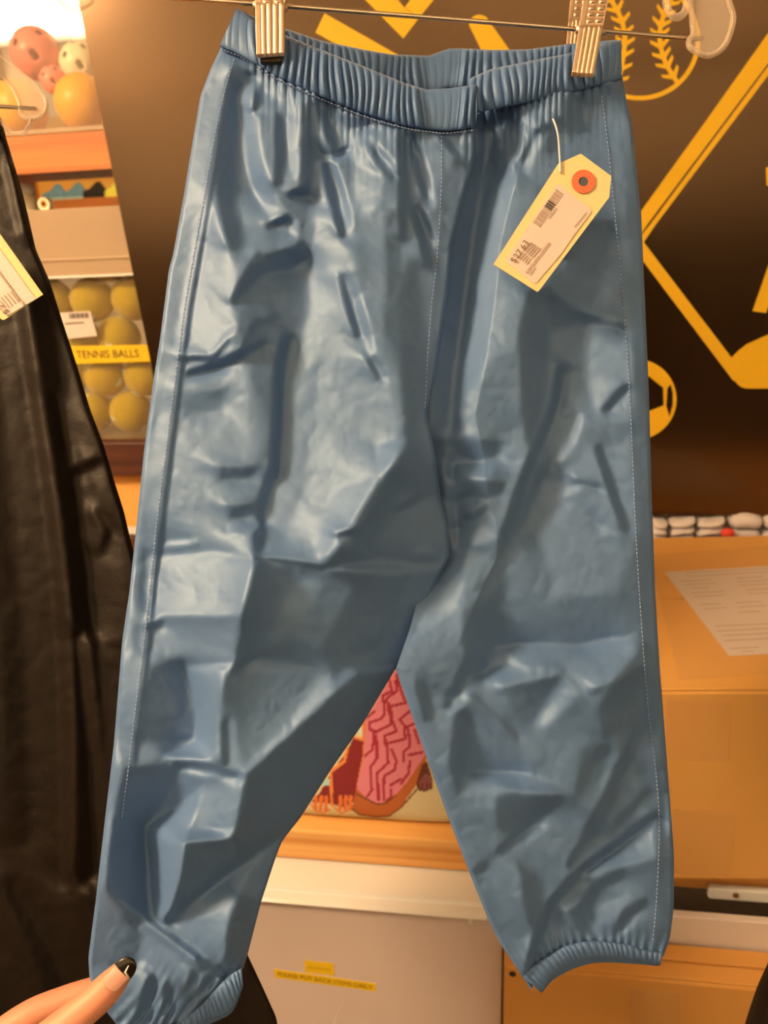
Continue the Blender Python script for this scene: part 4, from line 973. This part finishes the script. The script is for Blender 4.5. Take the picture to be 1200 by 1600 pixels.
def plastic_end(parent, pts, depth, th=.005, rim=.0017, name='hanger_end'):
    P3 = [at(x, y, depth) for x, y in pts]
    o = prism(name, smooth_path(P3, 5, True), fwd*th*.45, M['hanger'], parent)
    tube('end_rim', smooth_path(P3, 6, True), rim, M['hanger'], o, 8, True)
    return o
hg = empty('trouser_hanger', tuple(at(610, 20, .46))); tag(hg, 'clear plastic trouser hanger with steel rod and two clips holding the blue pants', 'hanger')
HD = .459
RODL, RODR = (112, -14), (1098, 61)
tube('steel_rod', [at(*RODL, HD), at(400, 6, HD), at(905, 46, HD+.002), at(*RODR, HD+.003)], .0013, M['steel'], hg, 10)
endR = [(1080, -70), (1081, 26), (1083, 52), (1076, 66), (1081, 77), (1106, 87), (1126, 78), (1138, 60), (1146, 28), (1138, -2), (1122, -70)]
plastic_end(hg, endR, HD+.001)
plastic_end(hg, [(1220-x, y-72) for x, y in endR][::-1], HD-.001)
tube('end_hook', smooth_path([at(x, y, HD) for x, y in ((1040, -40), (1040, -4), (1044, 16), (1055, 27), (1068, 21), (1074, 2), (1078, -30))], 6), .0022, M['hanger'], hg, 10)
apex = (600, -330)
for a in ((1102, -70), (118, -142)): tube('hanger_arm', smooth_path([at(*a, HD), at((a[0]+apex[0])/2, (a[1]+apex[1])/2-40, HD), at(*apex, HD)], 6), .003, M['hanger'], hg, 10)
hk = [at(x, y, HD) for x, y in ((600, -330), (600, -420), (640, -450), (650, -500), (605, -535), (560, -505))]
tube('hook', smooth_path(hk, 6), .0016, M['steel'], hg, 8)
# left clip
cl = plate('clip', [(397, -75), (446, -75), (445, 88), (401, 91)], .4400, 4, hg, M['clip'])
plate('clip_back_plate', [(402, -75), (446, -75), (440, 66), (404, 66)], .4830, 4, cl, M['clip'])
obox('clip_jaw', at(406, 96, .4424), rgt*(.0125), fwd*.004, upv*.0036, mat('dark_jaw', (.05, .035, .02), .5, .6), cl, .0006)
tube('clip_spring', [at(396, 8, .452), at(449, 12, .452)], .0022, M['clip'], cl, 12)
cr = plate('clip', [(925, -80), (966, -80), (927, 122), (893, 120)], .4440, 40, hg, M['clip'])
plate('clip_back_plate', [(899, -80), (930, -80), (912, 76), (885, 74)], .4870, 30, cr, M['clip'])
tube('clip_spring', [at(900, 46, .455), at(946, 50, .455)], .0022, M['clip'], cr, 12)
# rail that carries the hangers, above the picture
zr_ = hk[-2]
rail = tube('garment_rail', [Vector((zr_.x, zr_.y, 0))+rgt*t+Vector((0, 0, zr_.z-.012)) for t in (-1.1, 0, 1.1)], .011, M['steel'], None, 16); tag(rail, 'steel garment rail above the hangers', 'rail')

# ------------------------------------------------------------------ price tags
def price_tag(name, lab, outline, ringc, ringr, sticker, bars, price, pline, pheight, depth, string, misc, wt=.0006):
    e = empty(name, tuple(at(*outline[0], depth))); tag(e, lab, 'price tag')
    prism('tag_card', [at(x, y, depth) for x, y in outline], fwd*wt, M['manila'], e)
    if ringc:
        n = 36
        for rr, r0_, m, l in ((ringr, 7.4, 'tag_red', .0005),):
            V = [at(ringc[0]+r_*math.cos(2*math.pi*i/n), ringc[1]+r_*math.sin(2*math.pi*i/n), depth-l) for r_ in (rr, r0_) for i in range(n)]
            o = mesh('reinforcement_ring', V, [(i, (i+1) % n, n+(i+1) % n, n+i) for i in range(n)], M[m], e); md = o.modifiers.new('s', 'SOLIDIFY'); md.thickness = .0003
        prism('tag_hole', [at(ringc[0]+7.6*math.cos(2*math.pi*i/n), ringc[1]+7.6*math.sin(2*math.pi*i/n), depth-.0004) for i in range(n)], fwd*.0001, mat('hole_shadow', (.07, .10, .13), .7), e)
    st_ = prism('price_sticker', [at(x, y, depth-.0005) for x, y in sticker], fwd*.0003, M['paper'], e)
    for q_, m in bars:
        prism('print_bar', [at(x, y, depth-.0009) for x, y in q_], fwd*.0002, M[m], st_)
    a, b = at(*pline[0], depth-.0009), at(*pline[1], depth-.0009)
    text('price_lettering', price, pheight*depth/F, mat('price_ink', alb((120, 74, 40)), .8) if 'price_ink' not in bpy.data.materials else bpy.data.materials['price_ink'], st_, a, b-a, upv.cross(Vector((0, 0, 0)))+(fwd.cross(b-a))*-1, (b-a).length)
    if string: tube('tag_string', smooth_path([at(x, y, d) for x, y, d in string], 6), .0006, M['string'], e, 6)
    return e
def strip(a, b, wd, t0, t1):
    """quad across a band running from a to b, between t0 and t1 along it, wd to its lower right"""
    ax, ay = a; bx, by = b; dx, dy = bx-ax, by-ay; L = math.hypot(dx, dy); nx, ny = -dy/L*wd, dx/L*wd
    return [(ax+dx*t0, ay+dy*t0), (ax+dx*t1, ay+dy*t1), (ax+dx*t1+nx, ay+dy*t1+ny), (ax+dx*t0+nx, ay+dy*t0+ny)]
bars = []; rg = np.random.RandomState(4); t = 0
while t < .97:
    w_ = rg.choice([.012, .02, .032]); bars.append((strip((833, 347), (871, 293), 13, t, min(1, t+w_)), 'ink' if (.45 < t < .62) else 'ink_soft')); t += w_+rg.choice([.012, .02])
for a, b, wd, c, m in (((857, 340), (869, 324), 2.2, 9, 'ink_soft'), ((897, 354), (916, 331), 1.8, 12, 'ink_soft'), ((821, 425), (858, 377), 4.2, 16, 'ink_soft'), ((827, 429), (836, 417), 2.2, 5, 'ink_soft')):
    for k in range(c): bars.append((strip(a, b, wd, k/c, (k+.66)/c), m))
for k in range(5):
    bars.append((strip((809+k*3.4, 402+k*2.6), (816+k*3.4, 393+k*2.6), 1.2, 0, 1), 'ink_soft')); bars.append((strip((818+k*3.4, 391+k*2.8), (830+k*3.4, 378+k*2.2), 1.4, 0, 1), 'ink_soft'))
price_tag('price_tag', 'manila price tag with red ring hanging on the blue pants', [(907.5, 240), (955, 275), (952, 308), (844, 452), (840, 456), (771, 413), (872, 256)], (911.5, 284), 18.5,
          [(870, 287), (874, 288), (922, 326), (924, 331), (897, 367), (877, 396), (838, 442), (834, 442), (790, 408), (791, 404)], bars, '$27.63', [(806, 413), (828, 381)], 11.5, .4385,
          [(864, 186, .4430), (868, 196, .4400), (872, 212, .4380), (874, 236, .4378), (876, 270, .4378)], None)
bars = []
for a, b, wd, c in (((-18, 400), (34, 470), 3.2, 22), ((36, 470), (40, 476), 4, 2)):
    for k in range(c): bars.append((strip(a, b, wd, k/c, (k+.6)/c), 'ink_soft'))
for k in range(4): bars.append((strip((2+k*5, 464-k*3), (18+k*5, 484-k*3), 1.8, 0, .8), 'ink_soft'))
price_tag('price_tag', 'manila price tag hanging on the black pants at the left edge', [(-38, 318), (-4, 360), (67, 460), (6, 500), (2, 499), (-60, 424), (-70, 360)], None, 0,
          [(-30, 352), (0, 390), (56, 467), (10, 494), (-50, 420)], bars, '$27.17', [(16, 487), (-16, 446)], 10, .512,
          [(-50, 240, .530), (-56, 300, .516), (-58, 345, .5125)], None)

# ================================================================== black pants on the second hanger
NB = .545
def DB(x, y): return NB+.02*np.clip(np.asarray(y, float)/1600, 0, 1.2)*np.clip((np.asarray(x, float)+300)/700, 0, 1)
bR = smooth_fn(polyline([(-2, 178), (0, 183), (7, 207), (15, 233), (33, 293), (43, 333), (56, 390), (78, 440), (97, 500), (119, 567), (141, 640), (162, 695), (178, 750), (194, 800), (203, 840), (228, 930), (262, 1060), (300, 1200), (340, 1340), (385, 1488), (414, 1550), (432, 1590), (440, 1650), (446, 1760)]), 7)
bL = lambda y: np.full_like(np.asarray(y, float), -380.)
RK = Relief(-400, 480, 160, 1780, 3, 95)
RK.line(190, 26, [(28, 430), (48, 560), (70, 700), (92, 880), (104, 1050), (110, 1220), (108, 1380)])
RK.line(20, 40, [(62, 470), (84, 620), (112, 800), (130, 960), (138, 1150), (134, 1360)])
RK.poly(140, 12, [(92, 620), (132, 640), (190, 840), (200, 1000), (150, 1000), (128, 800)]); RK.line(40, 10, [(150, 800), (170, 830), (160, 860)]); RK.line(170, 12, [(120, 700), (150, 770), (140, 800)]); RK.line(30, 10, [(110, 740), (150, 720)])
RK.line(50, 40, [(-40, 420), (-10, 700), (20, 1000), (30, 1300)]); RK.line(130, 40, [(-90, 420), (-60, 800), (-40, 1200)]); RK.line(150, 20, [(130, 1000), (150, 1200), (160, 1400)])
RK.line(160, 10, [(100, 1380), (125, 1400), (150, 1370)]); RK.line(40, 30, [(10, 1380), (70, 1500), (100, 1600)]); RK.line(130, 40, [(340, 1420), (400, 1560), (420, 1640)])
RK.line(30, 14, [(20, 260), (50, 380)]); RK.line(150, 12, [(8, 250), (30, 360)])
RK.solve(1.0, 95, lam=.1, cut=300); RK.add_crumple(.5, 22, 9)
bp_ = empty('black_pants', tuple(at(-60, 800, NB))); tag(bp_, 'black nylon pants hanging at the left edge beside the blue pants', 'pants')
nu_, nv_ = 200, 420; U = np.linspace(0, 1, nu_)[None]; Y = np.linspace(196, 1740, nv_)[:, None]+0*U
X = bL(Y)+(bR(Y)-bL(Y))*U
d = DB(X, Y)-RK.sample(X, Y)*NB/F+np.clip(1-(bR(Y)-X)/10, 0, 1)**2*.004
grid_mesh('pants_front', at_np(X, Y, d), M['black_cloth'], bp_)
db = np.maximum(DB(X, Y)+.03*np.sqrt(np.clip(np.sin(np.pi*U), 0, 1)), d+.004); e_ = np.clip(np.minimum(U, 1-U)/.05, 0, 1); db = d*(1-e_)+db*e_
grid_mesh('pants_back', at_np(X[::5, ::5], Y[::5, ::5], db[::5, ::5]), M['black_cloth'], bp_, True)
U = np.linspace(0, 1, 240)[None]; v = np.linspace(0, 1, 10)[:, None]; Y = 178+(bR(178+0*U)*0+34)*v+0*U; X = -360+(np.interp(Y, [178, 212], [-1, 9])+360)*U
grid_mesh('waistband', at_np(X, Y, DB(X, Y)-.003-.0022*np.abs(np.sin(X/6.5))-.002*np.sin(np.pi*v)), M['black_cloth'], bp_)
tube('hem_cord', [at(*q) for q in ((-380, 1738, NB), (-100, 1738, NB-.004), (200, 1738, NB+.004), (444, 1738, NB+.016))], .003, M['black_cloth'], bp_, 8)
h2 = empty('trouser_hanger', tuple(at(-170, 160, .535))); tag(h2, 'clear plastic hanger end at the left edge holding the black pants', 'hanger')
e2 = [(-30, 60), (0, 88), (34, 114), (64, 143), (73, 163), (66, 180), (48, 186), (34, 180), (30, 160), (18, 136), (2, 122), (-14, 128), (-30, 120)]
plastic_end(h2, e2, .536, .005, .0015)
tube('steel_rod', [at(-420, 140, .536), at(-100, 160, .536), at(56, 170, .536)], .0014, M['steel'], h2, 10)
tube('end_hook', smooth_path([at(x, y, .536) for x, y in ((2, 188), (8, 198), (20, 208), (36, 208), (46, 196), (50, 184))], 6), .0016, M['hanger'], h2, 8)
tube('hanger_arm', smooth_path([at(-30, 70, .536), at(-110, 10, .536), at(-190, -180, .536)], 6), .003, M['hanger'], h2, 10)
plate('clip', [(-60, 60), (-24, 60), (-24, 215), (-58, 215)], .528, 120, h2, M['clip'])

# dark garment whose hem shows at the lower right corner
gL = smooth_fn(polyline([(1330, 900), (1262, 1300), (1232, 1420), (1200, 1504), (1183, 1541), (1170, 1580), (1162, 1606), (1150, 1680), (1146, 1760)]), 8)
ga = empty('dark_garment', tuple(at(1300, 1400, .56))); tag(ga, 'dark brown black garment hem at the lower right corner', 'garment')
nu_, nv_ = 60, 120; U = np.linspace(0, 1, nu_)[None]; Y = np.linspace(400, 1750, nv_)[:, None]+0*U; X = gL(Y)+(1560-gL(Y))*U
for nm, sgn, fl in (('garment_front', -1, False), ('garment_back', 1, True)):
    d = .57+sgn*.05*np.sqrt(np.clip(np.sin(np.pi*U), 0, 1))+.004*np.sin(X/19+Y/90)*np.sin(np.pi*U)
    grid_mesh(nm, at_np(X, Y, d), M['black_cloth'], ga, fl)
tube('garment_hanger', smooth_path([at(1330, 430, .57), at(1440, 330, .57), at(1540, 430, .57)], 6), .004, M['steel'], ga, 10)

# ================================================================== hand pinching the left cuff
def finger(V, Fc, pts, flat=1.0, n=18):
    """pts: (px, py, depth, radius mm), rounded at both ends"""
    P = [at(x, y, d) for x, y, d, r in pts]; R = [r*.001 for *_, r in pts]
    Q = smooth_path(P, 6); Rr = np.interp(np.linspace(0, len(P)-1, len(Q)), range(len(P)), R)
    t0 = (Q[0]-Q[1]).normalized(); t1 = (Q[-1]-Q[-2]).normalized()
    pre = [Q[0]+t0*Rr[0]*math.sin(a) for a in (1.45, 1.1, .7, .35)]; prr = [Rr[0]*math.cos(a) for a in (1.45, 1.1, .7, .35)]
    post = [Q[-1]+t1*Rr[-1]*math.sin(a) for a in (.35, .7, 1.1, 1.45)]; por = [Rr[-1]*math.cos(a) for a in (.35, .7, 1.1, 1.45)]
    tube_into(V, Fc, pre+Q+post, prr+list(Rr)+por, n)
hd = empty('hand', tuple(at(-40, 1740, .42))); tag(hd, 'hand with black tipped thumbnail pinching the cuff of the blue pants', 'hand')
V, Fc = [], []
finger(V, Fc, [(186, 1524, .4135, 6.6), (172, 1540, .4115, 8.0), (150, 1562, .409, 8.6), (112, 1594, .406, 8.9), (62, 1640, .403, 10.5), (0, 1716, .404, 13.5), (-50, 1800, .41, 16)])   # thumb
finger(V, Fc, [(196, 1540, .444, 6.5), (150, 1548, .444, 7.6), (98, 1566, .441, 8.4), (40, 1592, .436, 8.9), (-18, 1640, .430, 9.8), (-90, 1730, .424, 12)])        # index, behind the cloth
finger(V, Fc, [(120, 1650, .452, 6.6), (70, 1640, .455, 7.8), (10, 1650, .452, 8.6), (-50, 1680, .446, 9.2), (-120, 1760, .436, 12)])     # middle
finger(V, Fc, [(60, 1715, .458, 6.2), (10, 1705, .462, 7.4), (-50, 1715, .458, 8.2), (-100, 1745, .45, 9), (-140, 1800, .442, 11)])     # ring
finger(V, Fc, [(0, 1780, .46, 5.4), (-40, 1772, .464, 6.4), (-90, 1780, .46, 7.2), (-130, 1800, .454, 8), (-160, 1840, .446, 10)])   # little
finger(V, Fc, [(-60, 1740, .418, 15), (-100, 1800, .422, 18), (-150, 1880, .42, 20), (-230, 2000, .41, 22), (-330, 2150, .39, 27)])   # palm, wrist, forearm
finger(V, Fc, [(-130, 1790, .440, 13), (-160, 1840, .438, 16), (-200, 1920, .43, 17)])
ho = mesh('hand_skin', V, Fc, M['skin'], hd, True)
md = ho.modifiers.new('r', 'REMESH'); md.mode = 'VOXEL'; md.voxel_size = .0011; md.use_smooth_shade = True
md = ho.modifiers.new('sm', 'SMOOTH'); md.factor = .5; md.iterations = 6
# thumbnail: pink plate with a black tip and a pale line between them
ax_ = (at(200, 1508, .408)-at(158, 1553, .408)).normalized(); sd = fwd.cross(ax_).normalized(); nrm = -fwd
ctr = at(180.5, 1530, .4035)
def nail(name, t0, t1, w0, w1, m, lift=0, tip=None, n=12, k=10):
    P = np.zeros((k+1, n+1, 3))
    for j in range(k+1):
        t = t0+(t1-t0)*j/k; wd = w0+(w1-w0)*j/k
        if tip: wd = w0*math.sqrt(max(0.0, 1-(j/k)**2.2))+1e-5
        elif name == 'nail_plate': wd = w0*min(1, math.sqrt(max(0, 1-(1-min(1, (j/k)/.35))**2))+.15)
        for i in range(n+1):
            a = (i/n-.5)*2
            P[j, i] = ctr+ax_*(t*.001)+sd*(a*wd*.001)+nrm*((lift+1.2*(1-a*a)*min(1, wd/3)-max(0, t)*.05)*.001)
    o = grid_mesh(name, P, m, hd); md_ = o.modifiers.new('s', 'SOLIDIFY'); md_.thickness = .0004; return o
nail('nail_plate', -6.2, 5.6, 5.0, 5.0, M['nail'], 0)
nail('nail_tip', 5.2, 13.5, 5.6, 0, M['nail_black'], -.4, tip=True)
tube('nail_line', [ctr+ax_*.0056+sd*.0046+nrm*.0004, ctr+ax_*.0070+sd*.001+nrm*.0012, ctr+ax_*.0105+nrm*.0008], [.0003, .0006, .0003], M['nail_line'], hd, 6)
